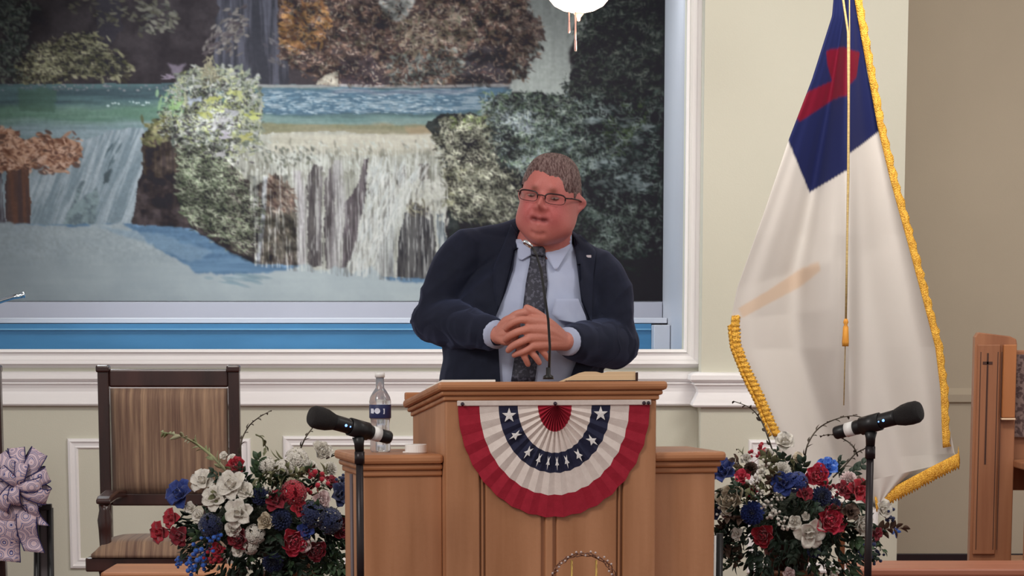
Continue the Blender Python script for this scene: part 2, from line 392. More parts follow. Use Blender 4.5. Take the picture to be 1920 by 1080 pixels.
# pale mist falls
fill(soft(pmask([(715, -90), (780, -90), (782, 0), (765, 30), (748, 42), (728, 30), (712, 5)], 6), 2), (124, 123, 120), (134, 134, 130), n1)
mist = np.clip((GY + 40) / 220, 0, 1)
fill(soft(pmask([(955, -90), (1075, -90), (1100, 40), (1065, 100), (1075, 180), (955, 172), (958, 120), (1020, 60), (990, 20)], 7), 3), (98, 100, 98), (150, 156, 150), mist * .8 + ctr(nv, .5, 2) * .25 - .05)
strokes([(955, 30), (1000, 25), (1018, 60), (995, 110), (985, 150), (955, 140)], 200, 8, 3.2, 35, 25, [(104, 86, 76), (80, 66, 62), (66, 56, 56)], 31)
# river
river = [(-90, 158), (330, 156), (560, 158), (640, 163), (960, 168), (940, 262), (-90, 330)]
fill(pmask(river, 2, 30), (58, 76, 84), (74, 100, 104), ctr(n3, .5, 3))
def band(y0, y1, x0, x1, f=8, amp=8):
    yy = GY + (fbm(GX, GY, 60, 20, 77) - .5) * 2 * amp
    return np.clip((yy - y0) / f, 0, 1) * np.clip((y1 - yy) / f, 0, 1) * np.clip((GX - x0) / (f * 3), 0, 1) * np.clip((x1 - GX) / (f * 3), 0, 1)
fill(band(190, 330, -200, 420, 14), (84, 116, 100), (100, 128, 118), ctr(n3, .5, 3))
fill(band(222, 330, -200, 420, 16), (104, 126, 132), (122, 140, 148), ctr(n3, .5, 3))
fill(soft(pmask([(40, 165), (115, 165), (110, 212), (45, 210)], 8), 2), (66, 94, 80), op=.7)
fill(band(162, 215, 480, 960, 6), (70, 96, 116), (118, 136, 148), ctr(fbm(GX, GY, 26, 3.2, 41), .56, 6))
fill(band(166, 178, 620, 900, 4), (126, 132, 142), (90, 100, 118), ctr(fbm(GX, GY, 30, 3, 44), .5, 5), op=.8)
fill(band(212, 262, 470, 940, 8), (92, 118, 116), (112, 134, 130), ctr(n3, .5, 3))
fill(band(229, 270, 470, 940, 6), (118, 116, 90), (134, 128, 104), ctr(n3, .5, 3))
fill(soft(pmask([(760, 236), (850, 240), (845, 262), (770, 262)], 5), 2), (146, 126, 98), op=.8)
strokes([(480, 178), (700, 175), (860, 185), (850, 212), (500, 214)], 420, 6, 1.4, 2, 6, [(160, 176, 184), (128, 148, 160), (90, 120, 140)], 33, op=.7)
strokes([(-70, 160), (330, 158), (350, 168), (-70, 170)], 60, 4, 2, 0, 10, [(120, 120, 124), (96, 100, 110)], 34)
strokes([(200, 192), (290, 190), (290, 200), (200, 200)], 14, 3, 2, 0, 10, [(170, 190, 190)], 35)
fill(band(157, 165, 480, 960, 2, 3), (142, 138, 136), op=.75)
fill(soft(pmask([(322, 118), (342, 122), (360, 119), (350, 132), (352, 146), (332, 140)], 5, 9), 2), (100, 90, 104))
strokes([(300, 140), (352, 140), (352, 148), (300, 148)], 12, 9, 1.6, 0, 12, [(112, 100, 116)], 340)
fill(pmask([(595, 158), (612, 140), (640, 130), (636, 162)], 3), (150, 142, 128))
# left fall
lf = [(-90, 262), (60, 262), (170, 262), (215, 244), (275, 238), (276, 300), (262, 360), (250, 424), (-90, 424)]
slant = fbm(GX + (GY - 250) * .38, GY, 9, 80, 61); slf = fbm(GX + (GY - 250) * .38, GY, 4, 50, 66)
fill(soft(pmask(lf, 5), 1), (106, 122, 132), (146, 158, 166), ctr(slant * .6 + slf * .4, .5, 3.5))
fill(soft(pmask([(155, 340), (165, 338), (150, 380), (185, 350), (190, 370), (180, 422), (120, 424), (135, 390)], 4), 2), (88, 102, 110), (116, 134, 138), ctr(n2, .5, 3))
strokes([(205, 270), (245, 262), (225, 300), (200, 345)], 10, 11, 2.2, -62, 6, [(84, 100, 108)], 36)
fill(soft(pmask([(200, 325), (215, 315), (208, 342), (198, 345)], 2), 1), (66, 78, 84))
of = [(-90, 238), (30, 240), (50, 262), (100, 258), (158, 268), (160, 292), (140, 305), (130, 318), (100, 320), (85, 308), (50, 320), (-90, 325)]
fill(pmask(of, 8), (120, 84, 66), (150, 110, 88), ctr(n2, .5, 3))
strokes(of, 420, 9, 5, 5, 35, [(170, 126, 100), (150, 104, 80), (110, 70, 54), (184, 146, 124), (90, 66, 58)], 37)
fill(pmask([(15, 318), (60, 318), (62, 422), (15, 422)], 5), (98, 66, 54), (74, 58, 58), ctr(nv, .5, 4))
fill(pmask([(-90, 322), (6, 322), (15, 422), (-90, 422)], 4), (70, 62, 70), (112, 116, 124), ctr(nv, .6, 5))
# centre rock with shrub
rock = [(272, 250), (300, 232), (350, 210), (420, 240), (440, 300), (470, 330), (545, 330), (560, 430), (560, 505), (460, 490), (360, 430), (252, 424), (262, 350), (276, 300)]
fill(pmask(rock, 6), (52, 45, 48), (66, 56, 56), ctr(n2, .5, 2))
fill(pmask([(275, 262), (345, 240), (350, 340), (300, 330), (270, 335)], 8), (78, 66, 56), (54, 46, 46), ctr(nvf, .5, 3), op=.8)
strokes([(268, 255), (300, 230), (345, 212), (350, 236), (300, 262), (280, 275)], 110, 8, 4, 20, 35, [(108, 106, 68), (84, 84, 56), (124, 118, 84)], 38)
strokes([(345, 150), (395, 125), (475, 150), (492, 205), (490, 262), (440, 300), (380, 300), (325, 250)], 900, 9, 4.4, 5, 45, [(104, 112, 100), (84, 92, 86), (132, 138, 124), (66, 70, 70), (150, 152, 146), (74, 76, 60)], 39)
strokes([(350, 180), (400, 190), (412, 180), (480, 200), (492, 230), (470, 262), (380, 226)], 60, 11, 6, 0, 40, [(150, 156, 96), (164, 170, 110), (140, 146, 104)], 40)
strokes([(370, 215), (450, 210), (440, 250), (400, 250)], 60, 12, 5, 5, 30, [(158, 158, 160), (140, 142, 146)], 42)
strokes([(375, 138), (395, 122), (425, 140), (400, 158)], 40, 8, 3.4, 20, 40, [(128, 122, 98), (104, 98, 80)], 43)
strokes([(300, 195), (350, 165), (350, 215), (320, 215)], 50, 9, 3.4, -60, 25, [(96, 132, 104), (116, 150, 110)], 45)
strokes([(338, 270), (400, 290), (450, 330), (480, 400), (440, 455), (385, 430), (345, 390), (335, 320)], 900, 9, 3, 15, 32, [(94, 106, 82), (74, 84, 66), (120, 128, 104), (60, 62, 54), (134, 138, 118)], 46)
strokes([(430, 300), (500, 330), (500, 400), (470, 480), (425, 450), (430, 380)], 300, 9, 2.6, 60, 30, [(104, 98, 88), (80, 74, 68), (124, 118, 108), (60, 54, 54)], 47)
# middle falls
mf = [(440, 262), (500, 250), (640, 246), (820, 262), (845, 300), (835, 420), (842, 470), (835, 530), (720, 525), (480, 500), (470, 340), (430, 300)]
fill(pmask(mf, 4), (142, 142, 130), (170, 170, 160), ctr(n1 * .4 + nv * .6, .5, 3))
fill(band(248, 292, 500, 840, 6), (158, 154, 138), (174, 168, 152), ctr(n3, .5, 3))
strokes([(490, 275), (600, 275), (590, 320), (500, 320)], 90, 5, 2.6, 70, 30, [(112, 114, 100), (96, 98, 90)], 48)
strokes([(480, 262), (840, 262), (840, 330), (480, 330)], 220, 7, 2, 60, 35, [(182, 184, 176), (130, 128, 116), (166, 172, 164)], 49, op=.6)
dk = lambda poly, a, b, s: fill(pmask(poly, 4, 10, s), a, b, ctr(nvf, .5, 4))
dk([(478, 350), (520, 325), (552, 365), (560, 470), (560, 500), (480, 500)], (62, 54, 52), (98, 86, 78), 3)
strokes([(498, 345), (525, 330), (556, 372), (556, 400), (500, 380)], 160, 10, 2.6, 45, 25, [(122, 100, 86), (88, 66, 60), (140, 124, 110)], 51)
strokes([(490, 400), (556, 400), (560, 490), (490, 490)], 200, 13, 2, 75, 22, [(106, 98, 84), (72, 66, 60), (88, 82, 72)], 52)
dk([(578, 330), (592, 308), (606, 312), (604, 500), (578, 500)], (70, 64, 66), (100, 94, 92), 4)
dk([(610, 340), (625, 312), (632, 330), (626, 505), (610, 505)], (66, 60, 62), (96, 88, 90), 5)
dk([(648, 380), (672, 350), (684, 300), (694, 296), (684, 380), (672, 430), (668, 470), (640, 512)], (70, 62, 66), (108, 98, 102), 6)
dk([(690, 345), (700, 340), (700, 364), (690, 362)], (84, 82, 76), (84, 82, 76), 7)
dk([(745, 340), (752, 318), (762, 310), (762, 340), (750, 355)], (96, 90, 84), (80, 74, 70), 8)
dk([(786, 310), (806, 306), (808, 335), (788, 338)], (86, 80, 76), (130, 124, 116), 8)
dk([(760, 400), (780, 380), (808, 378), (815, 440), (826, 528), (742, 520), (748, 450)], (50, 48, 52), (88, 86, 86), 9)
dk([(818, 400), (830, 400), (840, 470), (838, 520), (824, 500)], (84, 92, 100), (130, 138, 140), 10)
strokes([(765, 375), (815, 375), (812, 400), (765, 405)], 80, 6, 2.4, 60, 35, [(140, 136, 112), (110, 104, 88), (76, 70, 64)], 53)
dk([(712, 440), (740, 420), (738, 520), (700, 520)], (120, 122, 124), (158, 162, 160), 11)
def fallcol(pts, wd, col, op=.9):
    for i in range(len(pts) - 1):
        (x0, y0), (x1, y1) = pts[i], pts[i + 1]
        t = (GY - y0) / (y1 - y0); cx = x0 + (x1 - x0) * t
        m = ((t >= 0) & (t <= 1)) * np.clip(1.5 - np.abs(GX - cx) / wd, 0, 1)
        fill(m, col, tuple(c - 34 for c in col), ctr(nvf, .5, 3), op)
fallcol([(480, 330), (482, 375), (481, 398)], 3, (160, 162, 156)); fallcol([(500, 330), (494, 420), (482, 508)], 4, (160, 164, 172))
fallcol([(560, 320), (568, 380), (566, 508)], 8, (178, 172, 174)); fallcol([(606, 320), (600, 400), (596, 470)], 3, (156, 150, 152), .7)
fallcol([(632, 300), (640, 380), (634, 440), (628, 512)], 10, (172, 168, 168)); fallcol([(700, 400), (672, 512)], 16, (172, 172, 166), .8)
fallcol([(740, 370), (728, 450), (705, 525)], 14, (176, 178, 174), .8)
strokes([(700, 330), (800, 330), (740, 420), (690, 520), (650, 515), (690, 400)], 260, 12, 2, 108, 12, [(184, 184, 178), (146, 144, 138), (168, 172, 170)], 54, op=.6)
# right hand foliage
rf = [(1060, -90), (1300, -90), (1300, 600), (830, 600), (840, 420), (835, 300), (800, 235), (830, 215), (905, 212), (930, 178), (1000, 172), (1060, 180), (1075, 120), (1100, 40)]
fill(pmask(rf, 7), (40, 43, 44), (54, 58, 56), ctr(n2, .5, 2))
strokes([(1075, -85), (1240, -85), (1240, 200), (1050, 190), (1085, 100)], 1500, 8, 2, -35, 40, [(66, 72, 66), (54, 60, 56), (80, 86, 78), (44, 48, 46)], 55)
strokes([(915, 180), (1000, 174), (1090, 190), (1100, 250), (1000, 330), (930, 290), (900, 225)], 800, 9, 2.8, 25, 40, [(104, 118, 104), (84, 96, 88), (126, 138, 128), (64, 72, 70), (92, 112, 84)], 56)
strokes([(1000, 230), (1130, 230), (1130, 330), (1000, 340)], 420, 14, 2, -40, 28, [(96, 112, 100), (74, 88, 82), (112, 126, 116)], 57)
strokes([(920, 218), (1000, 210), (1000, 245), (935, 250)], 60, 10, 4, 15, 30, [(134, 142, 146), (116, 124, 130)], 58)
fill(soft(pmask([(925, 230), (975, 240), (975, 300), (930, 290)], 6), 2), (42, 44, 48), op=.8)
strokes([(835, 225), (905, 215), (930, 300), (955, 330), (920, 420), (850, 400), (840, 320), (815, 245)], 700, 8, 3.2, 10, 50, [(122, 122, 102), (98, 98, 82), (142, 142, 122), (66, 64, 58)], 59)
strokes([(845, 220), (915, 222), (905, 240), (850, 240)], 50, 8, 4, 10, 30, [(128, 144, 88), (112, 126, 80)], 60)
fill(soft(pmask([(865, 255), (905, 262), (900, 312), (862, 305)], 6), 2), (46, 44, 44), op=.9)
strokes([(835, 320), (900, 315), (905, 370), (840, 385)], 260, 8, 3.4, 10, 40, [(134, 132, 104), (114, 112, 88), (152, 150, 124)], 61)
strokes([(860, 330), (975, 330), (975, 420), (855, 410)], 420, 11, 2, 40, 35, [(118, 118, 100), (92, 92, 80), (70, 70, 64), (134, 134, 118)], 62)
strokes([(1100, 170), (1240, 180), (1240, 560), (1080, 470), (1080, 330)], 640, 10, 2.6, 5, 50, [(76, 90, 84), (60, 72, 68), (96, 108, 102), (50, 58, 56)], 63)
strokes([(1130, 240), (1200, 230), (1210, 320), (1120, 330)], 160, 13, 3, 15, 35, [(100, 114, 112), (84, 98, 96), (118, 130, 128)], 64)
strokes([(1120, 250), (1205, 180), (1215, 230), (1150, 300)], 120, 9, 3, 25, 40, [(84, 100, 68), (72, 86, 62)], 68)
strokes([(1140, 335), (1195, 330), (1190, 358), (1150, 352)], 30, 12, 6, 10, 25, [(120, 134, 134), (106, 120, 120)], 65)
strokes([(1135, 340), (1180, 345), (1180, 356), (1140, 352)], 14, 12, 5, 10, 15, [(126, 140, 138)], 67)
strokes([(1080, 400), (1200, 380), (1220, 460), (1120, 480)], 380, 12, 1.8, 0, 70, [(98, 112, 102), (78, 92, 84), (116, 128, 118), (60, 70, 64)], 66)
fill(soft(pmask([(1150, 490), (1300, 470), (1300, 600), (1130, 600)], 8), 3), (36, 40, 40), op=.85)
# pool and foam
pool = [(240, 420), (360, 428), (430, 470), (480, 495), (570, 498), (600, 512), (840, 525), (840, 600), (-90, 600), (-90, 420)]
fill(soft(pmask(pool, 3), 1), (74, 104, 136), (90, 122, 152), ctr(n3, .5, 3))
foam = [(-90, 416), (60, 420), (140, 424), (230, 418), (262, 436), (290, 462), (345, 492), (370, 512), (480, 514), (520, 508), (560, 500), (575, 492), (590, 506), (612, 508), (632, 498), (660, 512), (700, 500), (720, 522), (770, 530), (842, 534), (842, 600), (-90, 600)]
fill(soft(pmask(foam, 5, 12), 2), (124, 136, 144), (158, 168, 170), np.clip(ctr(n1, .5, 1.2) * .35 + np.clip((GX + 70) / 700, 0, 1) * .6 + ctr(n3, .5, 2) * .12, 0, 1))
strokes([(360, 512), (480, 512), (500, 535), (400, 530)], 20, 20, 3, 6, 8, [(112, 136, 148)], 69, op=.5)
fill(soft(pmask([(180, 424), (300, 440), (400, 470), (360, 492), (290, 462)], 6), 3), (112, 136, 156), op=.6)
def leafy(poly, N, lights, darks, seed, L=4.5, Wd=1.6, ang=0, spread=60):
    strokes(poly, N, L, Wd, ang, spread, darks, seed, jit=10, op=.75)
    strokes(poly, N, L, Wd * .8, ang, spread, lights, seed + 500, jit=16, op=.8, curve=.25)
leafy([(1060, -85), (1240, -85), (1240, 200), (1045, 190), (1085, 100)], 900, [(92, 98, 90), (78, 86, 80), (112, 116, 106)], [(38, 40, 42), (48, 52, 52)], 801, 6, 1.3, -35, 45)
leafy([(900, 175), (1000, 172), (1090, 190), (1130, 330), (1000, 335), (930, 290)], 1000, [(136, 146, 134), (150, 158, 150), (110, 128, 104), (124, 136, 140)], [(48, 54, 54), (62, 70, 66)], 802, 6, 1.5, 15, 60)
leafy([(1080, 180), (1240, 180), (1240, 480), (1080, 470)], 850, [(124, 136, 130), (104, 118, 112), (140, 150, 146)], [(34, 38, 40), (44, 50, 50), (38, 42, 42)], 803, 6, 1.6, 10, 60)
for (x_, y_, w_) in ((1168, 343, 26), (1155, 352, 20), (1182, 336, 16), (1125, 310, 12), (1205, 350, 14), (1160, 300, 12), (1110, 228, 14), (1170, 230, 16), (1140, 205, 14), (1195, 262, 14), (1118, 345, 10), (1215, 240, 10)):
    leafy([(x_ - w_, y_ - w_ * .45), (x_ + w_, y_ - w_ * .5), (x_ + w_ * .8, y_ + w_ * .4), (x_ - w_ * .8, y_ + w_ * .45)], 10, [(142, 154, 154), (126, 138, 138)], [(60, 70, 70)], int(x_ + y_), 8, 3.4, 10, 30)
leafy([(835, 225), (905, 215), (930, 300), (975, 340), (960, 420), (850, 405), (840, 320), (815, 245)], 1100, [(158, 156, 134), (140, 140, 120), (174, 172, 150), (122, 124, 104)], [(52, 48, 46), (70, 66, 60)], 804, 5.5, 1.5, 25, 55)
leafy([(340, 145), (395, 122), (478, 150), (494, 205), (490, 262), (440, 310), (370, 300), (300, 240)], 1000, [(150, 156, 138), (168, 168, 164), (150, 158, 104), (134, 140, 122)], [(58, 58, 58), (72, 74, 68), (64, 58, 62)], 805, 5.5, 1.8, 5, 55)
leafy([(340, 270), (400, 290), (450, 330), (500, 400), (470, 480), (385, 430), (345, 390), (335, 320)], 1000, [(130, 138, 112), (150, 152, 132), (108, 118, 92)], [(50, 48, 46), (62, 62, 54)], 806, 6, 1.3, 25, 40)
leafy(brown, 1500, [(130, 104, 90), (112, 94, 82), (146, 128, 114), (104, 100, 90)], [(48, 42, 44), (62, 50, 50), (80, 58, 54)], 807, 5, 1.6, 0, 60)
leafy([(50, 115), (130, 70), (175, 60), (215, 95), (258, 128), (225, 143), (150, 140), (95, 158), (40, 150)], 320, [(134, 132, 104), (118, 116, 92)], [(50, 46, 46), (66, 62, 54)], 808, 5, 1.8, 25, 35)
leafy([(-70, -85), (90, -85), (60, 60), (60, 155), (-70, 155)], 400, [(90, 98, 90), (76, 86, 80)], [(40, 40, 44)], 809, 5, 1.6, 0, 60)
leafy(of, 260, [(192, 152, 130), (178, 132, 104)], [(96, 62, 52), (120, 78, 60)], 810, 6, 2, 5, 40)
# falls: fine vertical threads, pale curtains, dark gaps between moss
fm_ = pmask(mf, 4)
thr = fbm(GX, GY, 2.6, 46, 901); thr2 = fbm(GX, GY, 8, 26, 905)
fill(fm_ * np.clip((thr - .56) * 9, 0, 1) * np.clip((GY - 262) / 40, 0, 1), (196, 196, 190), op=.55)
fill(fm_ * np.clip((.44 - thr) * 9, 0, 1) * np.clip((GY - 280) / 60, 0, 1), (84, 80, 78), op=.45)
fill(fm_ * np.clip((thr2 - .60) * 9, 0, 1) * np.clip((GY - 270) / 20, 0, 1) * np.clip((345 - GY) / 20, 0, 1), (112, 110, 98), op=.8)
strokes([(690, 300), (800, 300), (740, 420), (680, 515), (650, 510), (690, 400)], 200, 14, 2.2, 105, 12, [(192, 192, 186), (178, 182, 180)], 950, op=.6)
strokes([(800, 330), (838, 340), (840, 420), (820, 400), (770, 370)], 90, 8, 3, 80, 25, [(184, 182, 172), (168, 166, 154)], 951, op=.7)
fol = np.zeros(GX.shape)
for p_ in (rf, rock, brown, [(345, 150), (395, 125), (475, 150), (492, 205), (490, 262), (440, 300), (380, 300), (325, 250)], [(50, 115), (130, 70), (175, 60), (215, 95), (258, 128), (225, 143), (150, 140), (95, 158), (40, 150)]):
    fol = np.maximum(fol, pmask(p_, 5))
cl1 = ctr(fbm(GX, GY, 30, 22, 700, 3), .5, 3.4); cl2 = ctr(fbm(GX, GY, 11, 9, 720, 2), .5, 2.6)
clump = .56 + .42 * cl1 + .30 * cl2
IMG[:] = IMG * (1 + soft(fol, 2)[..., None] * (clump[..., None] - 1))
rfm = soft(pmask(rf, 7), 3)[..., None] * np.clip((GX - 980) / 120, 0, 1)[..., None]
IMG[:] = IMG * (1 - .24 * rfm)
strokes([(330, 175), (360, 140), (390, 122), (440, 128), (480, 150), (498, 205), (494, 268), (470, 290), (455, 262), (480, 200), (440, 150), (390, 140), (345, 190)], 260, 8, 2.4, 0, 60, [(120, 126, 108), (92, 98, 86), (150, 152, 120), (140, 142, 138)], 830, rag=12)
strokes([(385, 130), (398, 108), (412, 126), (404, 150)], 40, 7, 2.2, -60, 40, [(132, 126, 102), (106, 100, 80)], 831)
for (x_, y_, c_) in ((405, 186, (176, 180, 108)), (448, 176, (168, 172, 110)), (478, 216, (172, 178, 100)), (392, 214, (168, 172, 100)), (462, 256, (158, 156, 96)), (335, 198, (132, 168, 108)), (430, 252, (172, 166, 176)), (420, 226, (168, 166, 168)), (440, 210, (160, 160, 166)), (372, 190, (150, 158, 172)), (412, 288, (170, 168, 168))):
    strokes([(x_ - 13, y_ - 6), (x_ + 13, y_ - 6), (x_ + 11, y_ + 6), (x_ - 11, y_ + 6)], 9, 8, 2.8, 10, 45, [c_, tuple(v - 22 for v in c_)], x_ + y_, jit=8, op=.85)
g_ = IMG.mean(-1, keepdims=True); IMG[:] = g_ + (IMG - g_) * .80
IMG[:] = IMG * (1 - .10 * np.clip((420 - GX) / 420, 0, 1)[..., None])
IMG[:] = np.maximum(IMG, np.array([40, 38, 42]))
grain = fbm(GX, GY, 5, 5, 990, 3)
IMG[:] = IMG * (1 + .16 * (grain[..., None] - .5) * np.clip((510 - GY) / 40, .15, 1)[..., None])
MURAL_K = 0.95
for c_ in range(3): IMG[..., c_] = soft(IMG[..., c_], 1)
MIMG = IMG[::-1]
vx = np.array([XY(x, 540, YB - 0.012) for x in mx])
# rows of the grid evenly spaced in height
zz = np.array([ZY(y, YB - 0.012) for y in my])
verts = np.zeros((H_ * W_, 3)); verts[:, 0] = np.tile(vx, H_); verts[:, 1] = YB - 0.012; verts[:, 2] = np.repeat(zz, W_)
ii = (np.arange(H_ - 1)[:, None] * W_ + np.arange(W_ - 1)[None]).ravel()
faces = np.stack([ii, ii + W_, ii + W_ + 1, ii + 1], 1)
me = bpy.data.meshes.new('mural'); me.vertices.add(len(verts)); me.vertices.foreach_set('co', verts.ravel())
me.loops.add(faces.size); me.loops.foreach_set('vertex_index', faces.ravel().astype(np.int32))
me.polygons.add(len(faces)); me.polygons.foreach_set('loop_start', (np.arange(len(faces)) * 4).astype(np.int32)); me.polygons.foreach_set('loop_total', np.full(len(faces), 4, np.int32))
me.update(calc_edges=True)
setcol(me, np.clip(lin_np(np.clip(IMG, 0, 255)) * MURAL_K, 0, 1).reshape(-1, 3))
me.materials.append(matattr('mural_print', 0.7, 0.03))
mural = thing('mural', (0, YB, ZM), 'large printed waterfall and river landscape mural filling the recess behind the speaker', 'mural')
mo = bpy.data.objects.new('print', me); COL.objects.link(mo); mo.parent = mural; mo.location = -mural.location
MB().box(vx[0], vx[-1], YB - 0.0115, YB - 0.002, zz[-1], zz[0]).build('backing', M['white'], mural)

# ------------------------------------------------------------------ pulpit
TH = math.radians(12.5); PO = Vector((-0.169, -0.85, 0))
PU = Vector((math.cos(TH), math.sin(TH), 0)); PV = Vector((-math.sin(TH), math.cos(TH), 0))
def pl(a, b, z): return PO + PU * a + PV * b + Vector((0, 0, z))
def pbox(mb, a0, a1, b0, b1, z0, z1):
    return mb.hexa([pl(a, b, z) for a in (a0, a1) for b in (b0, b1) for z in (z0, z1)])
PWd = 0.557; PDp = 0.46
ZF = 1.128; ZBk = 1.075     # underside of the cap, front and back
pul = thing('pulpit', pl(PWd / 2, PDp / 2, 0), 'light oak church pulpit with side wings and a flag-coloured fan bunting on its front', 'pulpit')
mb = MB()
mb.hexa([pl(a, b, z if z == 0 else (ZF if b == 0.012 else ZBk)) for a in (0, PWd) for b in (0.012, PDp) for z in (0, 1)])
mb.build('body', M['oak'], pul)
# front face frame: stiles, panels, grooves
mb = MB()
pbox(mb, 0, 0.088, 0, 0.0118, 0, ZF); mb.build('stile', M['oak'], pul, bevel=0.004)
mb = MB(); pbox(mb, PWd - 0.088, PWd, 0, 0.0118, 0, ZF); mb.build('stile', M['oak'], pul, bevel=0.004)
mb = MB(); pbox(mb, 0.262, 0.282, 0.0, 0.0118, 0, ZF - 0.171); mb.build('stile', M['oak'], pul, bevel=0.004)
mb = MB(); pbox(mb, 0.0885, PWd - 0.0885, 0.0, 0.0118, ZF - 0.17, ZF); mb.build('front_rail', M['oak_h'], pul, bevel=0.003)
for a0, a1 in ((0.104, 0.252), (0.292, 0.453)):
    mb = MB(); pbox(mb, a0, a1, 0.003, 0.0118, 0.06, ZF - 0.19); mb.build('panel', M['oak'], pul, bevel=0.005)
for a in (0.093, 0.457):
    mb = MB(); pbox(mb, a, a + 0.006, 0.004, 0.0118, 0.02, ZF - 0.171); mb.build('bead', M['oak'], pul, bevel=0.002)
# cap: sloping board with moulded edge, built from stacked sloping slabs
def capslab(mb, ov, h0, h1, extra=0):
    A0, A1, B0, B1 = -ov, PWd + ov, -ov, PDp + ov + extra
    def zz_(b, h): return ZF + (ZBk - ZF) * (b / PDp) + h
    mb.hexa([pl(a, b, zz_(b, h)) for a in (A0, A1) for b in (B0, B1) for h in (h0, h1)])
for k, (ov, h0, h1, bv) in enumerate([(0.006, 0.0, 0.012, 0.003), (0.014, 0.012, 0.024, 0.005), (0.024, 0.024, 0.046, 0.008)]):
    mb = MB(); capslab(mb, ov, h0, h1); mb.build(['cap_moulding', 'cap_moulding', 'desk_top'][k], M['oak_h'], pul, bevel=bv)
mb = MB(); mb.hexa([pl(a, b, ZBk + 0.046 + h) for a in (-0.02, PWd + 0.02) for b in (PDp + 0.005, PDp + 0.022) for h in (-0.004, 0.018)]); mb.build('book_stop', M['oak_h'], pul, bevel=0.004)
# wings
ZWg = 0.935
for a0, a1 in ((-0.205, -0.0005), (PWd + 0.0005, PWd + 0.175)):
    mb = MB(); pbox(mb, a0, a1, 0.05, 0.36, 0, ZWg); wg = mb.build('wing', M['oak'], pul, bevel=0.003)
    s = -1 if a0 < 0 else 1
    for ov, z0, z1, bv in ((0.006, ZWg, ZWg + 0.016, 0.004), (0.014, ZWg + 0.016, ZWg + 0.032, 0.006), (0.024, ZWg + 0.032, ZWg + 0.056, 0.008)):
        mb = MB(); pbox(mb, a0 - (ov if s < 0 else 0), a1 + (ov if s > 0 else 0), 0.05 - ov, 0.36 + ov, z0, z1)
        mb.build('wing_cap' if ov > 0.02 else 'wing_moulding', M['oak_h'], wg, bevel=bv)

# bunting on the pulpit front
bun = thing('bunting', pl(0.285, -0.012, 0.85), 'pleated red, white and blue fan bunting with white stars pinned to the pulpit front', 'bunting')
bd = lambda n, c, c2: mat(n, c, 0.85, vscale=(60, 60, 60), col2=c2, bump=0.15, bscale=500)
BR, BW, BB = bd('bunting_red', S(150, 20, 42), S(160, 26, 48)), bd('bunting_white', S(214, 200, 192), S(222, 209, 201)), bd('bunting_navy', S(28, 30, 56), S(34, 36, 62))
PXM = 738.0
bc_a = 0.2846; bc_z = ZY(760, -0.82)
def bring(name, r0, r1, m):
    n = 17; sub = 6; N = n * sub
    inner = MB(); pts = []; offs = []
    for i in range(N + 1):
        ph = PI * i / N
        tri = abs(((i / sub) % 1.0) - 0.5) * 2       # 0..1 pleat wave
        side = max(0.0, 1 - min(ph, PI - ph) / 0.42)
        for t in np.linspace(0, 1, 5):
            rh = (r0[0] + (r1[0] - r0[0]) * t) / PXM; rv = (r0[1] + (r1[1] - r0[1]) * t) / PXM
            dep = (0.0085 - 0.0045 * (rh / 0.25)) * tri * (1 - 0.75 * side)
            wob = 1 + 0.012 * (tri - .5) * (1 - side)
            pts.append(pl(bc_a + -math.cos(ph) * rh * wob, -0.004 - dep, bc_z - math.sin(ph) * rv * wob)); offs.append(PV * 0.0016)
    inner.slab(pts, N + 1, 5, offs)
    return inner.build(name, m, bun)
rings = [(0, 0), (33, 50), (72, 90), (109, 128), (146, 170), (187, 212)]
bring('red_centre', (2, 2), rings[1], BR); bring('inner_white_band', rings[1], rings[2], BW); bring('blue_band', rings[2], rings[3], BB)
bring('outer_white_band', rings[3], rings[4], BW); bring('red_border', rings[4], rings[5], BR)
mb = MB(); pbox(mb, bc_a - 0.256, bc_a + 0.256, -0.009, -0.002, bc_z - 0.001, bc_z + 0.0125); mb.build('heading', BW, bun, bevel=0.002)
for a in (-0.243, 0.0, 0.236, 0.248):
    MB().lathe([(0, 0), (0.005, 0), (0.0045, 0.003), (0.002, 0.004), (0.002, 0.009), (0, 0.01)], pl(bc_a + a, -0.009, bc_z + 0.004), 10, -PV).build('pin', mat('pin_steel', S(90, 84, 96), 0.3, metal=0.8) if a < -0.2 else bpy.data.materials['pin_steel'], bun, smooth=True)
starm = bd('star_white', S(226, 222, 220), S(232, 228, 226))
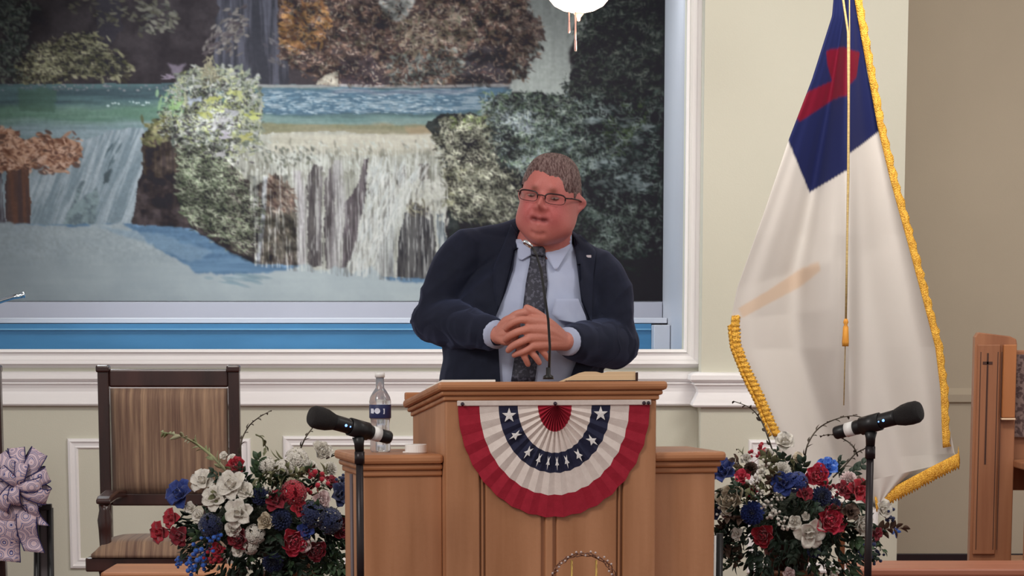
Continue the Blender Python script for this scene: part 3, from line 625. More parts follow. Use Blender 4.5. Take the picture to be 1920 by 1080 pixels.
for ph_d, sq in ((10, 1.0), (35, .55), (54, .5), (69, .34), (81, .26), (92, .26), (104, .34), (120, .5), (142, .62), (171, .95)):
    if ph_d == 35: ph_d = 31
    ph = math.radians(ph_d); rh, rv = 90.5 / PXM, 109 / PXM
    c = Vector((-math.cos(ph) * rh, -math.sin(ph) * rv)); rad = Vector((-math.cos(ph), -math.sin(ph))).normalized(); tan = Vector((-rad.y, rad.x))
    rot = math.radians(90 - ph_d) ; poly = []
    for k in range(10):
        a = PI / 2 + k * PI / 5; r = 0.0195 if k % 2 == 0 else 0.0078
        e = Vector((math.cos(a) * r, math.sin(a) * r)) if sq > .9 else None
        if e is None:
            q = rad * (math.sin(a) * r) + tan * (math.cos(a) * r * sq)
        else: q = e
        poly.append((c.x + q.x, c.y + q.y))
    dpt = -0.0145 if sq < .9 else -0.0085
    cc = (c.x, c.y); mb = MB()
    top = [pl(bc_a + x, dpt, bc_z + z) for x, z in poly]; bot = [pl(bc_a + x, dpt + 0.0015, bc_z + z) for x, z in poly]
    cen = pl(bc_a + c.x, dpt - 0.001, bc_z + c.y); cb_ = pl(bc_a + c.x, dpt + 0.0015, bc_z + c.y)
    fs = [(i, (i + 1) % 10, 20) for i in range(10)] + [((i + 1) % 10 + 10, i + 10, 21) for i in range(10)] + [(i, i + 10, (i + 1) % 10 + 10, (i + 1) % 10) for i in range(10)]
    mb.add(top + bot + [cen, cb_], fs); mb.build('star', starm, bun)

# things on the pulpit
def ztop(b): return ZF + (ZBk - ZF) * (b / PDp) + 0.046
bk = thing('open_book', pl(0.41, 0.2, ztop(0.2)), 'open book with cream pages lying on the right of the pulpit top', 'book')
bk0, bk1, bl0, bl1 = 0.32, 0.50, 0.0, 0.26
def bpt(a, b, h): return pl(a, b, ztop(b) + h)
mb = MB(); mb.hexa([bpt(a, b, h) for a in (bk0 - .006, bk1 + .006) for b in (bl0 - .004, bl1) for h in (0.0005, 0.004)]); mb.build('cover', M['cover'], bk, bevel=0.001)
pts = []
for i in range(13):
    u = i / 12; a = bk0 + (bk1 - bk0) * u
    hh = 0.022 * min(1, (u / .22) ** .6) - 0.004 * math.exp(-((u - .5) / .05) ** 2)
    for b in (bl0, bl1): pts.append(bpt(a, b, 0.0045 + hh))
n = len(pts)
lo_ = [bpt(bk0 + (bk1 - bk0) * (i // 2) / 12, (bl0, bl1)[i % 2], 0.0042) for i in range(n)]
mb = MB(); mb.slab(pts, 13, 2, [l - p for l, p in zip(lo_, pts)]); mb.build('pages', M['pages'], bk)
mb = MB(); mb.hexa([bpt(a, b, h) for a in (bk1 + .001, bk1 + .006) for b in (bl0 - .004, bl1) for h in (0.004, 0.024)]); mb.build('cover_edge', M['cover'], bk, bevel=0.001)
mb = MB(); mb.hexa([bpt(a, b, h) for a in (-0.01, 0.13) for b in (0.0, 0.22) for h in (0.0005, 0.007)])
tag(mb.build('paper_stack', M['paper'], loc=pl(0.06, 0.1, ztop(0.1)), bevel=0.001), 'thin stack of white paper on the left of the pulpit top', 'paper')
# gooseneck microphone
gm = thing('gooseneck_microphone', pl(0.256, 0.10, ztop(0.1)), 'thin black gooseneck microphone rising from the pulpit top in front of the tie', 'microphone')
gy = (pl(0.256, 0.10, 0)).y
MB().lathe([(0, 0), (0.014, 0), (0.013, 0.008), (0.006, 0.012), (0.006, 0.03), (0, 0.031)], P(1028, 711, gy), 16).build('base', M['blackplastic'], gm, smooth=True)
g = [P(1029, 706, gy), P(1031, 650, gy), P(1028, 600, gy - .01), P(1020, 545, gy - .01), P(1014, 505, gy), P(1006, 478, gy + .0), P(996, 462, gy + .005)]
MB().tube([g[0]] + g[1:], [0.0034] * 5 + [.003] * 2, 8).build('neck', M['blackplastic'], gm, smooth=True)
ax = (P(982, 452, gy) - g[-1])
MB().lathe([(0, -.004), (0.005, -.002), (0.0065, 0.006), (0.0065, 0.020), (0.004, 0.025), (0, 0.026)], g[-1], 12, ax).build('capsule', M['chrome'], gm, smooth=True)

# water bottle
zw = ZWg + 0.056
pc = pl(-0.12, 0.19, zw + 0.0005)
pc = Vector((XY(713, 800, pc.y), pc.y, pc.z))
bo = thing('water_bottle', pc, 'clear plastic water bottle with a blue label on the left wing of the pulpit', 'bottle')
hb = ZY(699, pc.y) - pc.z
plast = mat('clear_plastic', (0.93, 0.94, 0.97, 1), 0.12, trans=0.8, spec=0.5)
prof = [(0, 0), (.024, 0), (.027, .006), (.026, .03), (.0245, .055), (.0235, .07), (.026, .085), (.0275, .09), (.0275, .122), (.0285, .13), (.026, .142), (.018, .156), (.011, .166), (.0105, hb - .012), (0, hb - .012)]
MB().lathe(prof, pc, 28).build('bottle_body', plast, bo, smooth=True)
MB().lathe([(.0282, .088), (.0286, .089), (.0286, .122), (.0282, .123)], pc, 32).build('wrapper', mat('label_blue', S(36, 44, 84), 0.4), bo, smooth=True)
MB().lathe([(0, hb - .0118), (.0128, hb - .0118), (.0128, hb), (.0115, hb + .001), (0, hb + .001)], pc, 20).build('cap', M['whiteplastic'], bo, smooth=True)
def onlabel(name, poly, m):
    pts_ = [(math.radians(-90) + x / .0286, z) for x, z in poly]
    a = MB(); a.prism(pts_, lambda t, z: pc + Vector((.0288 * math.cos(t), .0288 * math.sin(t), z)), lambda t, z: pc + Vector((.0294 * math.cos(t), .0294 * math.sin(t), z)))
    return a.build(name, m, bo)
lw = mat('label_white', S(214, 218, 232), .5)
onlabel('label_mark', [(-.026, .101), (-.017, .1), (-.014, .106), (-.017, .113), (-.026, .113)], lw)
onlabel('label_mark', [(-.006 + .0075 * math.cos(a), .107 + .0075 * math.sin(a)) for a in np.linspace(0, 2 * PI, 14)[:-1]], lw)
onlabel('label_mark', [(.009, .099), (.013, .099), (.0135, .113), (.0085, .113), (.0105, .109), (.0105, .103)], lw)
# white tape roll
tcn = pl(-0.055, 0.13, zw + 0.0005); tcn = Vector((XY(780, 830, tcn.y), tcn.y, tcn.z))
tr = thing('tape_roll', tcn, 'white roll of tape lying flat on the left wing of the pulpit', 'tape')
ringp = [(.0125, 0), (.0275, 0), (.0285, .001), (.0285, .021), (.0275, .022), (.0125, .022), (.0125, 0)]
MB().lathe(ringp, tcn, 28).build('roll', M['whiteplastic'], tr, smooth=False)
MB().box(tcn.x - .034, tcn.x - .02, tcn.y - .02, tcn.y - .012, tcn.z, tcn.z + .004).build('loose_end', M['whiteplastic'], tr, bevel=0.001)

# wire arch ornament at the foot of the pulpit front
wa = thing('wire_wreath', P(1090, 1100, -1.35) * 1.0, 'twisted beaded wire wreath in front of the foot of the pulpit', 'wreath')
wm = mat('copper_wire', S(120, 84, 70), 0.35, metal=0.7)
rg = random.Random(3)
for j in range(3):
    pts = []
    for i in range(60):
        a = 2 * PI * i / 60
        r = 62 + 3 * math.sin(a * 9 + j * 2) + rg.uniform(-1.5, 1.5)
        pts.append(P(1094 + r * math.cos(a), 1100 - r * 0.98 * math.sin(a), -1.35 + 0.006 * math.cos(a * 11 + j * 2)))
    MB().tube(pts + [pts[0]], 0.0014, 5).build('wire', wm, wa, smooth=True)
bm_ = mat('glass_bead', S(196, 180, 176), 0.15)
mb = MB()
for i in range(46):
    a = 2 * PI * i / 46; r = 62 + rg.uniform(-6, 6)
    mb.sphere(P(1094 + r * math.cos(a), 1100 - r * math.sin(a), -1.355), 0.0028, 6, 4)
mb.build('beads', bm_, wa, smooth=True)
for px_ in (1072, 1118):
    MB().tube([P(px_, 1050, -1.35), P(px_, 1170, -1.35), (XY(px_, 1170, -1.35), -1.35, 0.60)], 0.003, 6).build('candle_stem', M['goldmetal'], wa, smooth=True)
MB().lathe([(0, 0), (.09, 0), (.09, .01), (.03, .02), (.015, .03), (.012, .35), (.02, .36), (.014, .37), (.012, .62), (0.0, .625)], (wa.location.x, -1.35, 0), 24).build('foot', M['goldmetal'], wa, smooth=True)
MB().tube([(wa.location.x, -1.35, .6), P(1094, 1162, -1.35)], 0.006, 8).build('stem', M['goldmetal'], wa, smooth=True)
MB().box(XY(1072, 1170, -1.35) - .004, XY(1118, 1170, -1.35) + .004, -1.354, -1.346, .596, .604).build('crossbar', M['goldmetal'], wa)

# ------------------------------------------------------------------ the speaker
def X660(px, py, Y): return P(px, py, Y)
def evalmesh(me, mods, mats=None):
    o = bpy.data.objects.new('tmp', me); COL.objects.link(o)
    for t, kw in mods:
        m_ = o.modifiers.new(t, t)
        for k, v in kw.items(): setattr(m_, k, v)
    dg = bpy.context.evaluated_depsgraph_get(); dg.update()
    r = bpy.data.meshes.new_from_object(o.evaluated_get(dg)); bpy.data.objects.remove(o)
    return r
def bvh(me, off=Vector((0, 0, 0))):
    return BVHTree.FromPolygons([v.co + off for v in me.vertices], [tuple(p.vertices) for p in me.polygons])
def capsule(mb, pts, rs, n=16, sub=5, flat=None):
    """closed tapered tube with round ends"""
    pts = [Vector(p) for p in pts]
    P_, R_ = [], []
    t0 = (pts[0] - pts[1]).normalized(); t1 = (pts[-1] - pts[-2]).normalized()
    for a in (85, 60, 30):
        P_.append(pts[0] + t0 * rs[0] * math.sin(math.radians(a))); R_.append(rs[0] * math.cos(math.radians(a)))
    # smooth interpolation (catmull-rom)
    m = len(pts)
    for i in range(m - 1):
        p0, p1, p2, p3 = pts[max(i - 1, 0)], pts[i], pts[i + 1], pts[min(i + 2, m - 1)]
        for k in range(sub):
            t = k / sub
            P_.append(0.5 * ((2 * p1) + (p2 - p0) * t + (2 * p0 - 5 * p1 + 4 * p2 - p3) * t * t + (3 * p1 - p0 - 3 * p2 + p3) * t ** 3)); R_.append(rs[i] + (rs[i + 1] - rs[i]) * t)
    P_.append(pts[-1]); R_.append(rs[-1])
    for a in (30, 60, 85):
        P_.append(pts[-1] + t1 * rs[-1] * math.sin(math.radians(a))); R_.append(rs[-1] * math.cos(math.radians(a)))
    mb.tube(P_, R_, n)
def loft(mb, levels, n=40, p=2.3):
    pts = []
    for z, cx, cy, rx, ry in levels:
        for k in range(n):
            a = 2 * PI * k / n; c, s = math.cos(a), math.sin(a)
            pts.append((cx + rx * math.copysign(abs(c) ** (2 / p), c), cy + ry * math.copysign(abs(s) ** (2 / p), s), z))
    fs = [(i * n + k, i * n + (k + 1) % n, (i + 1) * n + (k + 1) % n, (i + 1) * n + k) for i in range(len(levels) - 1) for k in range(n)]
    fs += [tuple(range(n - 1, -1, -1)), tuple(range((len(levels) - 1) * n, len(levels) * n))]
    mb.add(pts, fs)
def lerp_levels(L, k=4):
    out = []
    for i in range(len(L) - 1):
        for j in range(k):
            t = j / k; out.append(tuple(a + (b - a) * t for a, b in zip(L[i], L[i + 1])))
    return out + [L[-1]]
# joints
shA = Vector((-0.128, 0.05, 1.535)); elA = Vector((-0.222, 0.05, 1.335)); wrA = P(934, 628, -0.21)
shB = Vector((0.245, 0.06, 1.475)); elB = Vector((0.292, 0.05, 1.268)); wrB = P(1060, 640, -0.21)
TY = 0.06
# head frame
HC = Vector((XY(1031, 376, -0.03), -0.03, ZY(376, -0.03)))
HR = Matrix.Rotation(math.radians(9), 3, 'Y') @ Matrix.Rotation(math.radians(-14), 3, 'Z') @ Matrix.Rotation(math.radians(6), 3, 'X')
def head_mesh(n=120, m=90, push=0.0, ears=True):
    vs = np.zeros((m + 1, n, 3))
    th = np.linspace(0, PI, m + 1)[:, None]; ph = np.linspace(0, 2 * PI, n, endpoint=False)[None]
    x = np.sin(th) * np.cos(ph); y = np.sin(th) * np.sin(ph); z = np.cos(th) + 0 * ph
    d = np.stack([x, y, z], -1)
    pos = d * np.array([0.080, 0.097, 0.120])
    zl_ = np.clip(-z, 0, .999); fat = np.where(z < 0, ((1 - zl_ ** 2.9) ** (1 / 2.9)) / np.sqrt(1 - zl_ ** 2), 1.0); fat = 1 + (fat - 1) * .8
    zu_ = np.clip(z, 0, .999); fat = np.where(z > 0, ((1 - zu_ ** 2.35) ** (1 / 2.35)) / np.sqrt(1 - zu_ ** 2), fat)
    fat = np.minimum(fat, 1.9)
    pos[..., 0] *= fat; pos[..., 1] *= fat
    # skull width: fuller at the jaw and jowls
    def G(cx, cy, cz, s):
        c = np.array([cx, cy, cz]); c = c / np.linalg.norm(c)
        return np.exp(-((d - c) ** 2).sum(-1) / (2 * s * s))
    jaw = np.exp(-((z + .48) / .36) ** 2)
    pos[..., 0] *= 1 + 0.05 * jaw
    pos[..., 2] *= 1.0
    pos[..., 1] = np.where((y < 0), pos[..., 1] * (1 - 0.07 * np.exp(-(x / .35) ** 2) * np.exp(-((z - .1) / .5) ** 2)), pos[..., 1])
    f = np.array([0, -1, 0.0])
    def addd(g, v): pos[...] += g[..., None] * np.array(v)
    for s in (-1, 1):
        addd(G(s * .42, -.86, -.28, .20), (s * .004, -.008, 0))          # cheeks
        addd(G(s * .75, -.45, -.60, .26), (s * .010, -.006, -.004))      # jowls
        addd(G(s * .36, -.93, .10, .125), (0, .011, 0))                  # eye sockets
        addd(G(s * .36, -.93, .27, .12), (0, -.006, .002))               # brow
        addd(G(s * .17, -.98, -.135, .055), (s * .002, -.008, 0))        # nostrils
        addd(G(s * .36, -.93, -.02, .07), (0, -.003, 0))                 # bags below the eyes
        # ears
        if ears: addd(G(s * .995, .14, -.02, .10) , (s * .017, .010, 0)); addd(G(s * .99, .08, .09, .085), (s * .010, .006, .004)); addd(G(s * .99, .02, -.02, .04), (-s * .008, 0, 0))
    for zz_, k, sg in ((.10, .006, .06), (.05, .008, .06), (.0, .011, .065), (-.06, .014, .07), (-.12, .018, .085)):
        addd(G(0, -1, zz_, sg), (0, -k, 0))
    addd(G(0, -.9, -.36, .06), (0, -.004, 0)); addd(G(0, -.9, -.50, .07), (0, -.005, 0))      # lips
    for s in (-.2, -.1, 0, .1, .2): addd(G(s, -.9, -.425, .035), (0, .008, 0))               # open mouth line
    addd(G(0, -.80, -.66, .17), (0, -.008, -.000))                                            # chin
    addd(G(0, -.52, -.92, .30), (0, -.014, -.010))                                            # double chin
    addd(G(0, -.78, -.80, .05), (0, .005, .003)); addd(G(.16, -.78, -.78, .05), (0, .005, .003)); addd(G(-.16, -.78, -.78, .05), (0, .005, .003))
    for s in (-1, 1):
        for q_ in ((.26, -.20), (.32, -.28), (.36, -.37)): addd(G(s * q_[0], -.93, q_[1], .035), (0, .0035, 0))
    if push:
        nrm = d / np.linalg.norm(d, axis=-1, keepdims=True); pos += nrm * push
    return d, pos
hd, hp = head_mesh()
def headw(p): return HC + HR @ Vector(p)
mb = MB()
m_, n_ = hp.shape[:2]
hv = [headw(hp[i, k]) for i in range(m_) for k in range(n_)]
mb.add(hv, [(i * n_ + k, (i + 1) * n_ + k, (i + 1) * n_ + (k + 1) % n_, i * n_ + (k + 1) % n_) for i in range(m_ - 1) for k in range(n_)])
neckb = Vector((0.075, 0.045, 1.50))
capsule(mb, [headw((0, 0.015, -0.06)), (0.092, 0.02, 1.56), neckb], [0.072, 0.074, 0.085], 24)
body_lv = [(0.80, 0.02, TY, .15, .12), (0.92, 0.02, TY, .17, .135), (1.05, 0.03, TY, .175, .14), (1.2, 0.04, TY, .17, .14), (1.35, 0.055, TY, .165, .115), (1.45, .06, TY, .155, .09), (1.52, .065, TY, .10, .06), (1.55, 0.07, TY, .06, .05)]
loft(mb, lerp_levels(body_lv), 32)
def mid(a, b, t): return a + (b - a) * t
capsule(mb, [shA, mid(shA, elA, .5), elA], [.050, .046, .040]); capsule(mb, [elA, mid(elA, wrA, .4), wrA], [.042, .042, .027])
capsule(mb, [shB, mid(shB, elB, .5), elB], [.050, .046, .040]); capsule(mb, [elB, mid(elB, wrB, .4), wrB], [.042, .042, .027])
capsule(mb, [shA, (.06, TY, 1.50), shB], [.042, .05, .042])
for s in (-1, 1):
    hip = Vector((0.02 + s * .095, TY, .86)); kn = Vector((0.02 + s * .11, TY - .01, .48)); an = Vector((0.02 + s * .12, TY + .02, .09))
    capsule(mb, [hip, mid(hip, kn, .5), kn, mid(kn, an, .35), an], [.095, .082, .058, .060, .038], 18)
    capsule(mb, [an + Vector((0, .03, -.045)), an + Vector((0, -.10, -.05)), an + Vector((0, -.17, -.06))], [.034, .032, .024], 12)
# hands: A is the viewer's left one, B lies over it from the right
def Q(px, py, Y): return P(px, py, Y)
def palm(pts, r): capsule(mb, pts, r, 14)
for p in [((934, 628, -.215), (950, 604, -.245), (966, 598, -.262)), ((934, 629, -.215), (952, 614, -.25), (968, 611, -.265)), ((934, 630, -.215), (950, 626, -.25), (966, 626, -.265)), ((934, 631, -.215), (948, 637, -.247), (964, 640, -.262))]:
    capsule(mb, [Q(*q) for q in p], [.019, .0165, .0128], 12)
for p in [((1058, 640, -.215), (1025, 608, -.26), (992, 601, -.288)), ((1058, 641, -.215), (1025, 620, -.265), (990, 617, -.29)), ((1058, 642, -.215), (1025, 632, -.262), (992, 633, -.288)), ((1058, 643, -.215), (1028, 644, -.255), (1000, 648, -.28))]:
    capsule(mb, [Q(*q) for q in p], [.022, .020, .0138], 12)
def finger(pts, r=.0098):
    capsule(mb, [Q(*q) for q in pts], [r * 1.12, r * 1.04, r, r * .86][:len(pts)] if len(pts) == 4 else [r * 1.1, r, r * .86], 10, 4)
finger([(994, 600, -.29), (974, 600, -.295), (957, 608, -.285), (949, 616, -.272)], .0100)
finger([(991, 617, -.293), (971, 622, -.298), (955, 630, -.287), (948, 637, -.272)], .0104)
finger([(993, 634, -.29), (974, 642, -.296), (960, 650, -.285), (953, 657, -.272)], .0100)
finger([(1000, 648, -.282), (984, 658, -.286), (971, 663, -.277), (964, 666, -.268)], .0088)
# fingers of hand A coming out under the other
finger([(966, 640, -.262), (976, 656, -.272), (984, 670, -.272), (990, 683, -.262)], .0094)
finger([(980, 640, -.262), (992, 656, -.270), (1003, 668, -.270), (1011, 680, -.260)], .0094)
finger([(990, 636, -.258), (1008, 650, -.262), (1020, 662, -.260), (1028, 673, -.250)], .0090)
finger([(966, 598, -.262), (984, 590, -.266), (1002, 592, -.262), (1016, 598, -.25)], .0096)
# thumbs
finger([(952, 602, -.246), (968, 590, -.262), (984, 586, -.268), (996, 588, -.268)], .0112)
finger([(1040, 618, -.245), (1018, 596, -.265), (1000, 584, -.274), (988, 577, -.268)], .0115)
me = mb.mesh('person_body', clean=False)
body_me = evalmesh(me, [('REMESH', dict(mode='VOXEL', voxel_size=0.0027, adaptivity=0.0)), ('SMOOTH', dict(factor=0.45, iterations=2))])
body_me.polygons.foreach_set('use_smooth', [True] * len(body_me.polygons))
nvb = len(body_me.vertices); co = np.zeros(nvb * 3); body_me.vertices.foreach_get('co', co); co = co.reshape(-1, 3)
# colour of the skin by place on the head / hands
HRi = np.array(HR.inverted()); L = (co - np.array(HC)) @ HRi.T
skin = np.tile(np.array([192, 126, 110.]), (nvb, 1))
def tint(mask, col, k):
    kk = (mask * k)[:, None]; skin[:] = skin * (1 - kk) + np.array(col) * kk
dn = L / np.array([0.077, 0.096, 0.120]); head_m = (co[:, 2] > 1.53).astype(float)
def g3(cx, cy, cz, s, sx=1): return np.exp(-(((dn[:, 0] - cx) / sx) ** 2 + (dn[:, 1] - cy) ** 2 + (dn[:, 2] - cz) ** 2) / (2 * s * s)) * head_m
tint(head_m, (192, 116, 108), 1.0)
tint(g3(0, -.95, .5, .35), (194, 108, 98), .7); tint(g3(0, -1.1, -.1, .17), (198, 116, 108), .8)
for s in (-1, 1): tint(g3(s * .5, -.85, -.2, .28), (194, 98, 98), .8); tint(g3(s * 1.15, .1, 0, .25), (196, 120, 116), .8)
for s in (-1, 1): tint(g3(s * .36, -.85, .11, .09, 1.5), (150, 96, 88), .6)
for s in (-1, 1): tint(g3(s * .36, -.92, .27, .045, 2.6), (122, 78, 64), .65)
tint(g3(0, -.95, -.42, .08, 2.9), (158, 76, 78), .85)
tint(g3(0, -.95, -.405, .042, 5.4), (78, 28, 30), 1.2 if False else 1.0)
tint(g3(0, -.6, -.95, .3), (186, 116, 100), .6)
legs = co[:, 2] < 1.0
nz = RNG.normal(0, 1.5, (nvb, 1)); skin += nz
setcol(body_me, lin_np(np.clip(skin, 0, 255)))
PLOC = Vector((0.02, TY, 0))
for v in (body_me,):
    cl = co - np.array(PLOC); v.vertices.foreach_set('co', cl.ravel())
skm = matattr('skin', 0.5, 0.35, bump=0.12, bscale=350, sss=0.0); body_me.materials.append(skm)
man = bpy.data.objects.new('person', body_me); COL.objects.link(man); man.location = PLOC; ORG[man.name] = PLOC
tag(man, 'man in glasses, navy suit, pale blue shirt and dark tie behind the pulpit', 'person')
def childmesh(name, me, parent, m=None, local=False):
    if not local:
        o0 = org(parent)
        for v in me.vertices: v.co -= o0
    if m: me.materials.clear(); me.materials.append(m)
    me.polygons.foreach_set('use_smooth', [True] * len(me.polygons))
    o = bpy.data.objects.new(name, me); COL.objects.link(o); o.parent = parent; ORG[o.name] = org(parent)
    return o
# eyes
eyem = mat('eye_white', S(132, 104, 98), 0.3); irm = mat('iris', S(60, 44, 38), 0.2)
for s in (-1, 1):
    c = headw((s * .034, -.0835, .012))
    e = MB().sphere(c, .0115, 14, 10, (1, .62, .34)).build('eye', eyem, man, smooth=True)
    MB().sphere(c + (HR @ Vector((-.001, -.0035, -.0005))), .0048, 10, 8, (1, .9, .75)).build('iris', irm, e, smooth=True)
# hair: cap over the skull with short strands
hd2, hp2 = head_mesh(150, 110, ears=False)
dd = hd2.reshape(-1, 3); pp = hp2.reshape(-1, 3)
yy, zz2, xx = dd[:, 1], dd[:, 2], dd[:, 0]
ax_ = np.abs(xx)
line = .60 - .07 * xx - .30 * np.clip((ax_ - .44) / .26, 0, 1) ** 1.3 + .012 * np.sin(xx * 37) + .008 * np.sin(xx * 83 + 1)
line = np.where(yy > -.60, np.minimum(line, .30 + .25 * np.clip((-yy - .5) / .1, 0, 1)), line)
line = np.where(yy > -.34, .10, line)                                     # sideburn and above the ear
line = np.where(yy > -.22, .22, line); line = np.where(yy > .30, -.30, line)
line = line - .04 * (xx > 0)
over = zz2 - line
rgn = np.random.default_rng(5)
hk = np.clip(over / .22, 0, 1)
thick = 0.0058 * hk ** .6 * (1 + .9 * np.exp(-((zz2 - .95) / .35) ** 2)) + rgn.normal(0, .0004, len(dd)) * hk - 0.004 * (1 - hk)
ph2 = pp + dd * thick[:, None]
mN = hp2.shape[0]; nN = hp2.shape[1]
keep = over > -0.015
fs = []
for i in range(mN - 1):
    for k in range(nN):
        q = (i * nN + k, (i + 1) * nN + k, (i + 1) * nN + (k + 1) % nN, i * nN + (k + 1) % nN)
        if sum(keep[list(q)]) >= 3: fs.append(q)
inn = pp - dd * 0.012
nn = len(pp)
allv = [headw(p) for p in ph2] + [headw(p) for p in inn]
used = sorted({i for f in fs for i in f}); 
hm = MB(); hm.add(allv, fs + [tuple(i + nn for i in reversed(f)) for f in fs])
hair_me = hm.mesh('hair', org(man), clean=False)
bmh = bmesh.new(); bmh.from_mesh(hair_me); bmesh.ops.delete(bmh, geom=[v for v in bmh.verts if not v.link_faces], context='VERTS'); bmh.to_mesh(hair_me); bmh.free()
hairm = mat('short_brown_hair', S(88, 60, 58), 0.4, vscale=(260, 40, 90), col2=S(140, 116, 112), bump=0.5, bscale=500, lo=.42, hi=.62)
childmesh('hair', hair_me, man, hairm, local=True).data.polygons.foreach_set('use_smooth', [True] * len(hair_me.polygons))
# glasses
gl = MB(); lens = []
glm = mat('glasses_frame', S(52, 30, 32), 0.3)
def hl(x, y, z): return headw((x, y, z))
fr_o = None
for s in (-1, 1):
    cx = s * .0385; pts = []
    for k in range(28):
        a = 2 * PI * k / 28; c_, s_ = math.cos(a), math.sin(a)
        x = cx + .0275 * math.copysign(abs(c_) ** .6, c_); z = .011 + .0140 * math.copysign(abs(s_) ** .6, s_)
        pts.append(hl(x, -.1045 + .010 * (abs(x) / .06) ** 2, z))
    rr = [0.0024 if pts[k].z > 0 and math.sin(2 * PI * k / 28) > -.2 else .0009 for k in range(28)]
    gl.tube(pts + [pts[0]], rr + [rr[0]], 6)
    gl.tube([hl(s * .065, -.092, .017), hl(s * .080, -.074, .018), hl(s * .0865, -.02, .014), hl(s * .089, .012, .008)], .0022, 6)
    lens.append(pts)
gl.tube([hl(-.012, -.1035, .016), hl(0, -.107, .018), hl(.012, -.1035, .016)], .0018, 6)
go = gl.build('glasses', glm, man, smooth=True)
lm = mat('lens_glass', (1, 1, 1, 1), 0.02, trans=1.0, alpha=0.12)
for pts in lens:
    a = MB(); a.add(pts + [p + HR @ Vector((0, .0008, 0)) for p in pts], [tuple(range(28)), tuple(range(55, 27, -1))] + [(i, i + 28, (i + 1) % 28 + 28, (i + 1) % 28) for i in range(28)])
    a.build('lens', lm, go)

# ---- shirt
suit = mat('navy_suit_cloth', S(17, 21, 37), 0.8, spec=0.25, vscale=(40, 40, 40), col2=S(21, 25, 42), bump=0.05, bscale=900, sheen=0.17)
shirtm = mat('pale_blue_shirt', S(168, 176, 202), 0.8, vscale=(20, 20, 20), col2=S(176, 184, 208), bump=0.08, bscale=30)
torso = [(0.84, 0.015, TY, .195, .15), (0.95, 0.015, TY, .215, .165), (1.08, 0.02, TY, .222, .172), (1.18, 0.026, TY, .222, .172), (1.28, 0.035, TY, .215, .165), (1.38, .048, TY, .205, .145), (1.45, .06, TY, .185, .122), (1.50, .068, TY, .145, .10), (1.535, .075, TY - .005, .105, .088), (1.56, .08, TY - .01, .085, .078)]
mb = MB(); loft(mb, lerp_levels(torso, 5), 48)
capsule(mb, [shA + Vector((.03, 0, -.015)), (.07, TY, 1.49), shB + Vector((-.03, 0, -.01))], [.045, .066, .045])
shirt_me = evalmesh(mb.mesh('shirt', clean=False), [('REMESH', dict(mode='VOXEL', voxel_size=0.006)), ('SMOOTH', dict(factor=0.5, iterations=8))])
shirt_b = bvh(shirt_me)
# ---- jacket solid with sleeves
def grow(L, g, gy): return [(z, cx, cy, rx + g, ry + gy) for z, cx, cy, rx, ry in L]
mb = MB(); jl = grow(torso[:-1], .012, .012); jl[0] = (0.80,) + jl[0][1:]
loft(mb, lerp_levels(jl, 5), 56)
capsule(mb, [shA + Vector((.03, 0, -.012)), (.0, TY - .004, 1.50), (.07, TY - .004, 1.49), shB + Vector((-.03, 0, -.01))], [.064, .080, .088, .064], 24)
capsule(mb, [shA + Vector((.005, 0, -.012)), mid(shA, elA, .3) + Vector((-.004, 0, 0)), mid(shA, elA, .65), elA], [.072, .074, .068, .064], 24)
capsule(mb, [elA, mid(elA, wrA, .3), mid(elA, wrA, .62), mid(elA, wrA, .88)], [.066, .064, .054, .046], 24)
capsule(mb, [shB + Vector((-.005, 0, -.008)), mid(shB, elB, .3) + Vector((.010, 0, 0)), mid(shB, elB, .65) + Vector((.006, 0, 0)), elB], [.072, .076, .072, .068], 24)
capsule(mb, [elB, mid(elB, wrB, .3), mid(elB, wrB, .62), mid(elB, wrB, .84)], [.070, .067, .056, .046], 24)
capsule(mb, [shA + Vector((.0, .01, .0)), (-.03, TY, 1.555), (.045, TY + .02, 1.585)], [.058, .050, .045], 20)
capsule(mb, [shB + Vector((-.01, .01, .0)), (.18, TY, 1.515), (.125, TY + .02, 1.565)], [.062, .052, .045], 20)
jme = evalmesh(mb.mesh('jacket', clean=False), [('REMESH', dict(mode='VOXEL', voxel_size=0.005)), ('SMOOTH', dict(factor=0.5, iterations=7))])
# cloth folds: displace along normals with noise that is strong round elbows and armpits
nj = len(jme.vertices); cj = np.zeros(nj * 3); jme.vertices.foreach_get('co', cj); cj = cj.reshape(-1, 3)
nr = np.array([tuple(v.normal) for v in jme.vertices])
def vn3(p, s, seed):
    a = vnoise(p[:, 0] / s + 31, p[:, 2] / s + 17, seed); b = vnoise(p[:, 1] / s + 7, p[:, 2] / s + 90, seed + 1); return (a + b) / 2
amp = np.full(nj, .0015)
def nearseg(p, c, r): return np.exp(-((p - np.array(c)) ** 2).sum(1) / (2 * r * r))
for c, a in ((elA, .014), (elB, .012), (shA + Vector((0, -.03, -.1)), .009), (shB + Vector((0, -.03, -.1)), .006), (mid(elA, wrA, .4), .006), (mid(elB, wrB, .4), .006)):
    amp += a * nearseg(cj, c, .07)
R45 = np.array([[.8, 0, .6], [0, 1, 0], [-.6 * 1, 0, .8]])
q = cj @ R45.T; q[:, 0] *= .45
fold = 1 - 2 * np.abs(vn3(q, .042, 300) - .5) * 2
cj2 = cj + nr * (amp * (fold - .35))[:, None]
jme.vertices.foreach_set('co', cj2.ravel()); jme.update()
